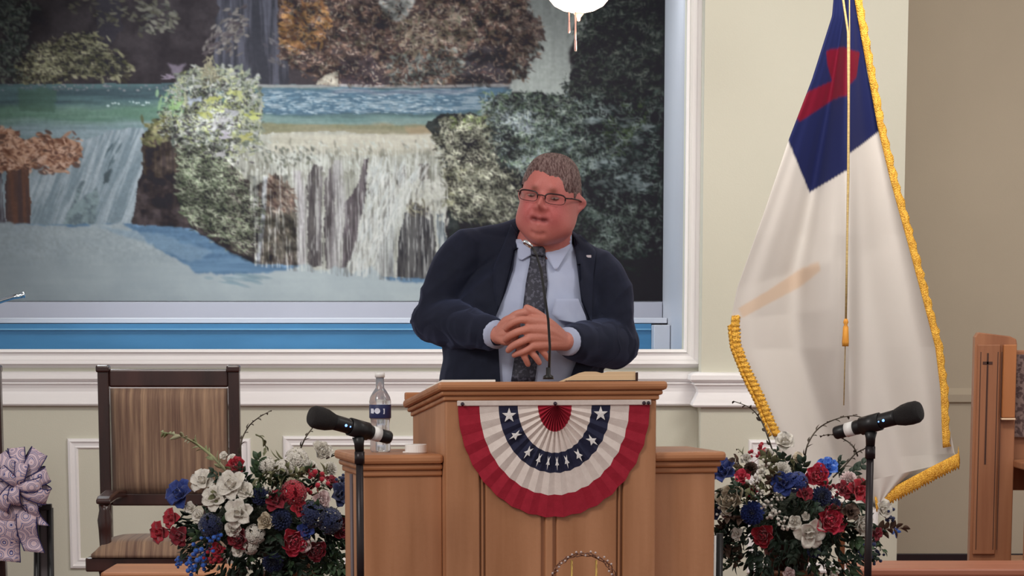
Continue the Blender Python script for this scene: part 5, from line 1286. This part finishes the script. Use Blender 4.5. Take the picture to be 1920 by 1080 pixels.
# ------------------------------------------------------------------ flowers
def petal(length, width, cup, curl, nu=6, nv_=5, tip=.8, ruffle=0.0, seed=0):
    """points of a petal growing along +X, up is +Z"""
    pts = []
    for i in range(nu):
        u = i / (nu - 1); wd = width * (math.sin(PI * min(1, .08 + u * tip)) ** .7)
        for j in range(nv_):
            v = j / (nv_ - 1) * 2 - 1
            z = cup * (v * v) * width + curl * u * u * length + ruffle * math.sin(v * 5 + seed + u * 3) * u
            pts.append(Vector((u * length, v * wd * .5, z)))
    return pts, nu, nv_
def addpetal(mb, pet, ang, tilt, r0, z0, th=.012):
    pts, nu, nv_ = pet
    R = Matrix.Rotation(ang, 3, 'Z'); T = Matrix.Rotation(-tilt, 3, 'Y')
    q = [R @ (Vector((r0, 0, z0)) + T @ p) for p in pts]
    mb.slab(q, nu, nv_, Vector((0, 0, -th)))
def rose_mb(seed):
    mb = MB(); rg = random.Random(seed)
    n = 20
    for k in range(n):
        t = k / (n - 1); tilt = math.radians(84 - 66 * t); a = k * 2.4
        addpetal(mb, petal(.55 + .35 * t, .35 + .65 * t, .35, .1 + .0 * t, seed=k, ruffle=.03), a + rg.uniform(-.2, .2), tilt, .03 + .22 * t, .12 - .28 * t)
    mb.sphere((0, 0, .05), .18, 8, 6)
    return mb
def open_mb(seed, n=6, w=.62):
    mb = MB(); rg = random.Random(seed)
    for k in range(n):
        addpetal(mb, petal(.95, w * 1.35, .28, -.25, seed=k, ruffle=.05, tip=.72), 2 * PI * k / n + rg.uniform(-.15, .15), math.radians(rg.uniform(28, 52)), .05, 0)
    for k in range(n // 2 + 1):
        addpetal(mb, petal(.6, w * 1.1, .35, .1, tip=.72), 2 * PI * k / (n // 2 + 1) + .4, math.radians(68), .03, .05)
    mb.sphere((0, 0, .12), .12, 8, 6)
    return mb
def mum_mb(seed, n=70):
    mb = MB(); rg = random.Random(seed)
    for k in range(n):
        t = (k + .5) / n; el = math.radians(88 - 100 * t)
        addpetal(mb, petal(.5, .26, .3, -.1, 4, 3), k * 2.4, el, .28 * math.cos(el), .28 * math.sin(el))
    return mb
def cluster_mb(seed, n=16):
    mb = MB(); rg = random.Random(seed)
    for k in range(n):
        t = (k + .5) / n; el = math.acos(1 - t * .95); a = k * 2.4
        c = Vector((math.sin(el) * math.cos(a), math.sin(el) * math.sin(a), math.cos(el))) * .68
        q = Vector((0, 0, 1)).rotation_difference(c.normalized()).to_matrix()
        for p in range(5):
            pt, nu, nv_ = petal(.30, .26, .3, -.2, 4, 3)
            R = Matrix.Rotation(p * 2 * PI / 5 + k, 3, 'Z') @ Matrix.Rotation(-.35, 3, 'Y')
            mb.slab([c + q @ (R @ v) for v in pt], nu, nv_, (-c.normalized()) * .015)
    mb.sphere((0, 0, 0), .45, 10, 8)
    return mb
def berries_mb(seed, n=16):
    mb = MB(); rg = random.Random(seed)
    for k in range(n):
        d = Vector((rg.uniform(-1, 1), rg.uniform(-1, 1), rg.uniform(-.2, 1)))
        d = d.normalized() * rg.uniform(.45, .95)
        mb.sphere(d, rg.uniform(.13, .2), 7, 5); mb.tube([(0, 0, -.3), d], .02, 4)
    return mb
def leaf_pts(L_, W__, fold=.25, droop=.25):
    pts = []
    for i in range(7):
        u = i / 6; wd = W__ * math.sin(PI * u) ** .8 * (1 - .25 * u) + .0005
        for j in range(3):
            v = j - 1; pts.append(Vector((u * L_, v * wd * .5, abs(v) * fold * wd - droop * u * u * L_)))
    return pts, 7, 3
def sprig_mb(seed, n=9, L_=.55, W__=.24):
    mb = MB(); rg = random.Random(seed)
    stem = [Vector((0, 0, 0)), Vector((.35, .02, .12)), Vector((.7, .0, .15)), Vector((1.0, -.03, .08))]
    mb.tube(stem, [.018, .014, .01, .006], 5)
    for k in range(n):
        t = .12 + .88 * k / (n - 1); x = t; z = .12 * math.sin(min(1, t * 1.3) * PI * .6) + .02
        a = (1 if k % 2 else -1) * math.radians(rg.uniform(35, 65)) if k < n - 1 else 0
        pts, nu, nv_ = leaf_pts(L_ * rg.uniform(.7, 1.1) * (1 - .35 * t), W__ * rg.uniform(.8, 1.2))
        R = Matrix.Rotation(a, 3, 'Z') @ Matrix.Rotation(rg.uniform(-.5, .4), 3, 'Y') @ Matrix.Rotation(rg.uniform(-.6, .6), 3, 'X')
        mb.slab([Vector((x, 0, z)) + R @ p for p in pts], nu, nv_, Vector((0, 0, -.006)))
    return mb
def star_mb():
    mb = MB()
    for k in range(5): addpetal(mb, petal(.95, .42, .3, .0, 5, 3, tip=.92), 2 * PI * k / 5, math.radians(12), .05, 0)
    mb.sphere((0, 0, .05), .12, 6, 4); return mb
F = {}
def fmat(n, a, b, rough=.65, sheen=.3, vs=(9, 9, 9)): return mat(n, S(*a), rough, vscale=vs, col2=S(*b), sheen=sheen, bump=.1, bscale=12)
FM = dict(white=fmat('white_petal', (214, 208, 196), (234, 228, 218)), cream=fmat('cream_petal', (206, 192, 168), (224, 210, 186)), blush=fmat('blush_petal', (224, 196, 196), (236, 216, 212)),
          red=fmat('red_petal', (158, 16, 38), (186, 30, 52)), darkred=fmat('deep_red_petal', (118, 14, 34), (146, 22, 44)), rosered=fmat('bright_rose_petal', (186, 24, 56), (214, 56, 84)),
          navy=fmat('navy_petal', (20, 30, 66), (34, 46, 92)), blue=fmat('blue_petal', (26, 44, 112), (42, 66, 142)), bright=fmat('shiny_blue_petal', (22, 70, 178), (70, 130, 220), .25),
          green=fmat('green_leaf', (40, 62, 44), (70, 92, 62), .5, 0, (3, 3, 3)), dark=fmat('dark_green_leaf', (26, 42, 34), (46, 64, 48), .5, 0, (3, 3, 3)), olive=fmat('olive_leaf', (92, 96, 66), (130, 130, 96), .6, 0, (3, 3, 3)), brown=fmat('bronze_leaf', (66, 48, 42), (96, 74, 60), .6, 0, (3, 3, 3)),
          sage=fmat('sage_green_bud', (128, 140, 92), (176, 170, 140), .6, 0, (4, 4, 4)), twig=fmat('twig', (62, 54, 46), (90, 80, 66), .8, 0))
BUILD = dict(rose=lambda: rose_mb(1), open=lambda: open_mb(2), mum=lambda: mum_mb(3), cluster=lambda: cluster_mb(4), berries=lambda: berries_mb(5), star=star_mb,
             bud=lambda: open_mb(6, 5, .8))
NAMES = dict(rose='rose', open='lily', mum='chrysanthemum', cluster='hydrangea', berries='berry_spray', star='star_flower', bud='carnation', sprig='leaf_sprig')
def fmesh(kind, colr):
    k = (kind, colr)
    if k not in F:
        me = (BUILD[kind]() if kind in BUILD else sprig_mb(hash(kind) % 97 if False else {'sprig': 11, 'sprig2': 12, 'sprig3': 13}[kind], 9)).mesh(kind, clean=True)
        me.materials.append(FM[colr]); F[k] = me
    return F[k]
TINT = dict(white='white', cream='cream', blush='pale pink', red='red', darkred='deep red', rosered='bright red', navy='navy blue', blue='blue', bright='shiny bright blue', green='green', dark='dark green', olive='olive', brown='bronze')
def put(root, kind, colr, px, py, Y, size, aim, roll):
    o = bpy.data.objects.new(NAMES.get(kind.rstrip('23'), kind), fmesh(kind, colr)); COL.objects.link(o); o.parent = root
    p = P(px, py, Y); o.location = p - root.location
    q = Vector((0, 0, 1)).rotation_difference(Vector(aim).normalized()); o.rotation_mode = 'QUATERNION'
    o.rotation_quaternion = q @ Matrix.Rotation(roll, 3, 'Z').to_quaternion(); r = size / 2 / (5280 / (8 + Y)); o.scale = (r, r, r)
    if NAMES.get(kind.rstrip('23')) != 'leaf_sprig': o['label'] = TINT[colr] + ' ' + NAMES[kind].replace('_', ' ')
    return o
def bouquet(label, cx, cy, rx, ry, Yc, flowers, nleaf, leafreg, seed, twigs, potx, cat='flower arrangement'):
    root = thing('flower_arrangement', P(cx, cy, Yc), label, cat, 'patriotic flower arrangements')
    rg = random.Random(seed)
    def dep(px, py):
        q = 1 - ((px - cx) / (rx * 1.25)) ** 2 - ((py - cy) / (ry * 1.25)) ** 2
        return Yc - .22 * math.sqrt(max(q, .02))
    for kind, colr, px, py, sz in flowers:
        Y = dep(px, py); aim = Vector(((px - cx) / rx * .7, -1.0, -(py - cy) / ry * .6 + .15)) + Vector((rg.uniform(-.2, .2), 0, rg.uniform(-.2, .2)))
        put(root, kind, colr, px, py, Y - .012, sz * 1.12, aim, rg.uniform(0, 6))
    for k in range(nleaf):
        x0, x1, y0, y1 = leafreg[k % len(leafreg)][:4]; cs = leafreg[k % len(leafreg)][4]
        px, py = rg.uniform(x0, x1), rg.uniform(y0, y1); Y = dep(px, py) + rg.uniform(.02, .07)
        d = Vector(((px - cx) / rx + rg.uniform(-.5, .5), rg.uniform(-1.0, -.1), -(py - cy) / ry + rg.uniform(-.6, .5)))
        o = put(root, rg.choice(['sprig', 'sprig2', 'sprig3']), rg.choice(cs), px, py, Y, 1, (0, 0, 1), 0)
        xq = Vector((1, 0, 0)).rotation_difference(d.normalized()); o.rotation_quaternion = xq @ Matrix.Rotation(rg.uniform(0, 6), 3, 'X').to_quaternion()
        r = rg.uniform(30, 52) / 560; o.scale = (r, r, r)
    for tw in twigs:
        pts = [P(x, y, Yc + .02 * i * (-1) ** i) for i, (x, y) in enumerate(tw['p'])]
        # finer curve
        fine = []
        for i in range(len(pts) - 1):
            p0, p1, p2, p3 = pts[max(i - 1, 0)], pts[i], pts[i + 1], pts[min(i + 2, len(pts) - 1)]
            for k in range(6):
                t = k / 6; fine.append(.5 * ((2 * p1) + (p2 - p0) * t + (2 * p0 - 5 * p1 + 4 * p2 - p3) * t * t + (3 * p1 - p0 - 3 * p2 + p3) * t ** 3))
        fine.append(pts[-1]); m = len(fine); mb = MB(); mb.tube(fine, [tw.get('r', .003) * (1 - .6 * i / m) for i in range(m)], 5)
        for i in range(3, m, tw.get('every', 2)):
            t = (fine[min(i + 1, m - 1)] - fine[i - 1]).normalized(); s = 1 if i % 4 < 2 else -1
            lp, nu, nv_ = leaf_pts(tw.get('leaf', .018) * 1.3, tw.get('lw', .011))
            R = Vector((1, 0, 0)).rotation_difference((t + Vector((t.z, 0, -t.x)) * s * .55).normalized()).to_matrix()
            mb.slab([fine[i] + R @ p for p in lp], nu, nv_, Vector((0, .0006, 0)))
        mb.build(tw.get('name', 'twig'), FM[tw.get('c', 'twig')], root, smooth=True)
    # dense leaf mass behind the blooms
    mb = MB()
    for k in range(620):
        a = rg.uniform(-.25, PI + .25) if k % 3 else rg.uniform(PI, 2 * PI); q = rg.uniform(.1, 1.0) ** .6
        px = cx + 1.0 * rx * q * math.cos(a) * (.95); py = cy + 22 + (.95 * ry * q * abs(math.sin(a)) if (k % 3) else -.55 * ry * q * abs(math.sin(a)))
        d = Vector(((px - cx) / rx + rg.uniform(-.7, .7), rg.uniform(-1.0, -.2), -(py - cy) / ry + rg.uniform(-.8, .6))).normalized()
        lp, nu, nv_ = leaf_pts(rg.uniform(.028, .05), rg.uniform(.012, .02)); R = Vector((1, 0, 0)).rotation_difference(d).to_matrix() @ Matrix.Rotation(rg.uniform(0, 6), 3, 'X')
        o_ = P(px, py, dep(px, py) + rg.uniform(.03, .08)); mb.slab([o_ + R @ p for p in lp], nu, nv_, Vector((0, .0006, 0)))
    fo_ = mb.build('foliage', FM['dark'], root, smooth=True, clean=False); fo_['kind'] = 'stuff'
    # moss ball holding the stems
    mb = MB(); mb.sphere(P(cx, cy + 18, Yc), .15, 20, 14, (1.0, .7, .72)); mb.build('moss_ball', mat('moss', S(30, 38, 30), .95, vscale=(40, 40, 40), col2=S(48, 54, 40), bump=1, bscale=80), root, smooth=True)
    # wooden urn stand under it
    zb = P(cx, cy + 85, Yc).z; c = P(potx, cy + 60, Yc)
    st = thing('plant_stand', (c.x, Yc, 0), label.split(' of ')[0].replace('large', 'reddish wooden slatted stand under the'), 'plant stand', 'stands under the bouquets')
    MB().lathe([(0, zb - .05), (.10, zb - .05), (.105, zb - .04), (.10, zb - .03), (0, zb - .03)], (c.x, Yc, 0), 28).build('top', M['pew'], st, smooth=True)
    for k in range(6):
        a = k * PI / 3 + .3; MB().tube([(c.x + .082 * math.cos(a), Yc + .082 * math.sin(a), .02), (c.x + .082 * math.cos(a), Yc + .082 * math.sin(a), zb - .05)], .016, 10).build('post', mat('red_brown_post', S(110, 56, 46), .4) if 'red_brown_post' not in bpy.data.materials else bpy.data.materials['red_brown_post'], st, smooth=True)
    MB().lathe([(0, 0), (.12, 0), (.12, .02), (0, .02)], (c.x, Yc, 0), 28).build('foot', M['pew'], st, smooth=True)
    MB().lathe([(0, zb - .0295), (.06, zb - .0295), (.085, zb + .05), (.09, zb + .06), (0, zb + .06)], (c.x, Yc, 0), 24).build('pot', M['darkwood'], root, smooth=True)
    st['label'] = ('reddish wooden slatted stand under the left bouquet' if cx < 900 else 'reddish wooden slatted stand under the right bouquet')
    return root
fl1 = [('open', 'white', 383, 905, 48), ('open', 'white', 405, 937, 50), ('open', 'white', 438, 912, 58), ('bud', 'white', 460, 925, 40), ('open', 'white', 450, 962, 56), ('bud', 'white', 440, 990, 34), ('rose', 'cream', 499, 978, 34), ('bud', 'white', 361, 953, 26),
       ('rose', 'blush', 600, 938, 36), ('rose', 'white', 602, 849, 40), ('cluster', 'white', 556, 862, 50), ('cluster', 'white', 532, 880, 42), ('mum', 'white', 580, 878, 38), ('mum', 'white', 618, 880, 34), ('cluster', 'white', 500, 873, 38), ('bud', 'white', 421, 856, 18), ('bud', 'white', 437, 862, 20), ('bud', 'white', 375, 968, 28),
       ('cluster', 'white', 478, 1002, 44), ('cluster', 'white', 470, 1024, 36), ('bud', 'white', 447, 1032, 26), ('berries', 'white', 503, 924, 30), ('bud', 'blush', 568, 1018, 34), ('mum', 'cream', 545, 905, 26),
       ('rose', 'red', 444, 876, 36), ('open', 'red', 306, 997, 46), ('open', 'red', 327, 972, 40), ('open', 'darkred', 340, 1002, 42), ('rose', 'darkred', 450, 1008, 42), ('rose', 'rosered', 548, 1013, 54), ('rose', 'darkred', 590, 1031, 42), ('rose', 'darkred', 642, 992, 42),
       ('cluster', 'red', 550, 925, 56), ('open', 'darkred', 519, 942, 44), ('berries', 'red', 594, 902, 54), ('open', 'red', 560, 955, 34), ('berries', 'red', 402, 1044, 40), ('open', 'red', 411, 1030, 30),
       ('open', 'blue', 342, 930, 58), ('mum', 'navy', 488, 930, 42), ('mum', 'navy', 527, 974, 50), ('cluster', 'navy', 585, 965, 58), ('cluster', 'navy', 616, 976, 58), ('open', 'navy', 634, 930, 46), ('berries', 'navy', 634, 905, 34), ('cluster', 'navy', 395, 985, 52), ('berries', 'bright', 398, 1003, 44),
       ('berries', 'bright', 380, 1034, 52), ('berries', 'bright', 366, 1056, 46), ('berries', 'bright', 340, 1050, 30), ('mum', 'navy', 512, 1054, 48), ('open', 'blue', 572, 994, 34), ('open', 'darkred', 620, 905, 26)]
lr1 = [(370, 640, 1010, 1085, ['green', 'dark', 'dark']), (400, 630, 900, 1010, ['dark', 'green', 'olive']), (480, 560, 890, 930, ['olive', 'green']), (590, 655, 1000, 1070, ['dark', 'green'])]
tw1 = [dict(p=[(452, 868), (452, 830), (466, 800), (485, 783), (508, 770)]), dict(p=[(560, 850), (572, 822), (588, 800), (604, 782)]), dict(p=[(612, 860), (630, 853), (650, 853), (668, 862)], leaf=.02),
       dict(p=[(480, 815), (492, 822), (498, 838), (496, 850)], leaf=.02, c='olive'), dict(p=[(430, 890), (405, 862), (372, 835), (340, 818), (306, 811)], c='sage', r=.006, leaf=.03, lw=.014, every=1, name='gladiolus_spike'),
       dict(p=[(560, 870), (520, 862), (500, 880), (478, 905)], c='olive', leaf=.035, lw=.012, every=1, name='fern_frond')]
bouquet('large arrangement of red, white and blue flowers at the left, beside the armchair', 490, 965, 165, 110, 1.0, fl1, 84, lr1, 5, tw1, 545)
fl2 = [('rose', 'cream', 1373, 938, 56), ('mum', 'white', 1465, 885, 46), ('bud', 'white', 1470, 832, 40), ('open', 'white', 1516, 998, 58), ('rose', 'white', 1614, 984, 44), ('bud', 'white', 1652, 955, 38), ('mum', 'blush', 1590, 900, 40), ('berries', 'white', 1440, 945, 30), ('berries', 'white', 1455, 965, 34), ('berries', 'white', 1470, 985, 30), ('berries', 'white', 1415, 905, 36), ('berries', 'white', 1432, 878, 34),
       ('bud', 'white', 1400, 862, 22), ('berries', 'white', 1425, 925, 30), ('bud', 'white', 1488, 978, 30), ('open', 'white', 1384, 1000, 26), ('berries', 'white', 1460, 932, 24), ('bud', 'white', 1510, 968, 18), ('bud', 'white', 1347, 930, 20), ('berries', 'white', 1360, 962, 34), ('mum', 'white', 1440, 850, 24), ('bud', 'cream', 1495, 860, 24), ('berries', 'white', 1560, 1070, 30), ('bud', 'blush', 1478, 1074, 26),
       ('open', 'rosered', 1394, 897, 34), ('rose', 'rosered', 1531, 895, 48), ('rose', 'rosered', 1553, 975, 58), ('rose', 'red', 1432, 1003, 44), ('open', 'red', 1606, 922, 50), ('open', 'darkred', 1578, 920, 38), ('open', 'darkred', 1508, 926, 32), ('berries', 'red', 1425, 852, 40), ('open', 'rosered', 1412, 922, 24), ('open', 'darkred', 1640, 1000, 28), ('berries', 'darkred', 1560, 918, 30), ('mum', 'brown', 1408, 880, 34), ('open', 'brown', 1592, 962, 36),
       ('open', 'blue', 1360, 888, 54), ('mum', 'blue', 1411, 962, 54), ('open', 'blue', 1470, 908, 48), ('cluster', 'blue', 1495, 905, 46), ('mum', 'navy', 1540, 930, 46), ('open', 'bright', 1550, 880, 42), ('berries', 'navy', 1662, 965, 34), ('star', 'bright', 1678, 995, 26), ('berries', 'navy', 1618, 1030, 50), ('berries', 'navy', 1640, 1040, 34), ('mum', 'navy', 1526, 1034, 30), ('open', 'navy', 1346, 960, 30), ('mum', 'navy', 1565, 945, 28)]
lr2 = [(1355, 1630, 1000, 1075, ['dark', 'green', 'dark']), (1370, 1640, 890, 1010, ['dark', 'dark', 'brown']), (1400, 1520, 880, 930, ['olive', 'brown', 'dark']), (1340, 1400, 940, 1030, ['dark', 'brown'])]
tw2 = [dict(p=[(1450, 850), (1438, 815), (1425, 785), (1405, 764), (1375, 752)], leaf=.02), dict(p=[(1508, 870), (1514, 835), (1535, 803), (1570, 785), (1605, 780), (1635, 790)], leaf=.02), dict(p=[(1562, 895), (1585, 872), (1605, 850), (1625, 838), (1640, 815), (1632, 800)], leaf=.022),
       dict(p=[(1608, 855), (1600, 838), (1585, 825), (1560, 815), (1538, 818)], leaf=.012), dict(p=[(1630, 985), (1660, 990), (1676, 995)], leaf=.004, r=.0012), dict(p=[(1400, 862), (1392, 850), (1384, 842)], leaf=.02, c='olive')]
bouquet('large arrangement of red, white and blue flowers at the right, in front of the flag', 1495, 965, 155, 115, 1.0, fl2, 84, lr2, 9, tw2, 1478)

# ------------------------------------------------------------------ ribbon bow on a stand at the left edge
YBw = 0.3
rib = bpy.data.materials.new('patterned_ribbon'); rib.use_nodes = True; nt = rib.node_tree; b = nt.nodes['Principled BSDF']; b.inputs['Roughness'].default_value = .6
tc = nt.nodes.new('ShaderNodeTexCoord'); vo = nt.nodes.new('ShaderNodeTexVoronoi'); vo.inputs['Scale'].default_value = 26; wv = nt.nodes.new('ShaderNodeMath'); wv.operation = 'SINE'
ml = nt.nodes.new('ShaderNodeMath'); ml.operation = 'MULTIPLY'; ml.inputs[1].default_value = 22
rp = nt.nodes.new('ShaderNodeValToRGB'); e = rp.color_ramp.elements; e[0].color = S(214, 190, 196); e[0].position = 0; e[1].color = S(206, 178, 178); e[1].position = 1
for p_, c_ in ((.30, S(208, 182, 190)), (.36, S(120, 50, 84)), (.44, S(206, 200, 222)), (.60, S(196, 190, 214)), (.66, S(44, 46, 110)), (.88, S(60, 58, 118)), (.92, S(212, 190, 198))):
    k = e.new(p_); k.color = c_
hf = nt.nodes.new('ShaderNodeMath'); hf.operation = 'MULTIPLY_ADD'; hf.inputs[1].default_value = .5; hf.inputs[2].default_value = .5
nt.links.new(tc.outputs['Object'], vo.inputs['Vector']); nt.links.new(vo.outputs['Distance'], ml.inputs[0]); nt.links.new(ml.outputs[0], wv.inputs[0]); nt.links.new(wv.outputs[0], hf.inputs[0]); nt.links.new(hf.outputs[0], rp.inputs[0]); nt.links.new(rp.outputs[0], b.inputs['Base Color'])
edge = mat('navy_ribbon_edge', S(40, 38, 90), .6)
bc = P(38, 908, YBw); pm = 5280 / (8 + YBw)
bow = thing('ribbon_bow', bc, 'large pink and navy patterned ribbon bow with wide tails at the left edge', 'bow')
def strip(path, wdir, wid, name, nw=5, wave=.006):
    pts = []; m = len(path)
    for i, p in enumerate(path):
        w_ = wid * (.35 + .65 * math.sin(PI * min(1, .12 + .80 * i / (m - 1))) if name == 'loop' else 1)
        for j in range(nw):
            v = j / (nw - 1) * 2 - 1; pts.append(Vector(p) + Vector(wdir) * v * w_ * .5 + Vector((0, -wave * (1 - v * v) , 0)))
    o = MB().slab(pts, m, nw, Vector((0, .0009, .0003))).build(name, rib, bow, smooth=True)
    for s in (0, nw - 1):
        MB().tube([pts[i * nw + s] for i in range(m)], .0016, 5).build('wired_edge', edge, o, smooth=True)
    return o
loops = [(95, 62, .05, 0), (58, 66, .052, -.01), (20, 52, .045, -.015), (-22, 54, .048, -.03), (-60, 50, .04, -.01), (125, 60, .05, .0), (160, 66, .052, -.01), (200, 62, .05, -.02), (235, 50, .045, -.03), (5, 40, .04, -.04), (78, 38, .04, -.045), (140, 38, .04, -.05), (-95, 34, .04, -.04)]
for a, L_, wd, y0 in loops:
    a = math.radians(a); d = Vector((math.cos(a), 0, math.sin(a))); n_v = Vector((-math.sin(a), 0, math.cos(a))); path = []
    for i in range(18):
        t = i / 17 * 2 * PI; r = 1.12 * L_ / pm * (1 - math.cos(t)) / 2
        path.append(bc + d * r + Vector((0, y0 + .028 * math.sin(t), 0)) + n_v * .006 * math.sin(t))
    strip(path, n_v, wd, 'loop')
MB().sphere(bc + Vector((0, -.05, 0)), .018, 10, 8, (1, .7, 1)).build('knot', rib, bow, smooth=True)
for x0, x1, y1, wd, dy in ((40, 62, 1035, .06, -.02), (32, 14, 1000, .075, -.012), (28, 8, 1052, .088, 0.0), (45, 78, 985, .035, -.03)):
    path = [P(x0 + (x1 - x0) * t + 4 * math.sin(t * 7), 915 + (y1 - 915) * t, YBw + dy + .012 * math.sin(t * 9)) for t in np.linspace(0, 1, 16)]
    strip(path, (1, 0, -.1), wd, 'tail')
es = thing('easel', (XY(60, 1050, YBw + .04), YBw + .08, 0), 'black metal easel behind the ribbon bow', 'stand')
ze = ZY(950, YBw + .05)
for x0, x1, r in ((70, 58, .010), (94, 90, .010), (-20, -40, .010)):
    MB().tube([P(x0, 952, YBw + .06), (XY(x1, 1080, YBw + .06), YBw + .06, .02 if False else 0.01)], r, 10).build('leg', M['blackplastic'], es, smooth=True)
MB().box(XY(-30, 955, YBw + .06), XY(97, 955, YBw + .06), YBw + .05, YBw + .072, ze - .012, ze + .008).build('crossbar', M['blackplastic'], es, bevel=.003)
MB().box(XY(72, 1000, YBw + .07), XY(91, 1000, YBw + .07), YBw + .066, YBw + .072, .3, ze - .013).build('web', mat('grey_bar', S(88, 82, 84), .5), es)
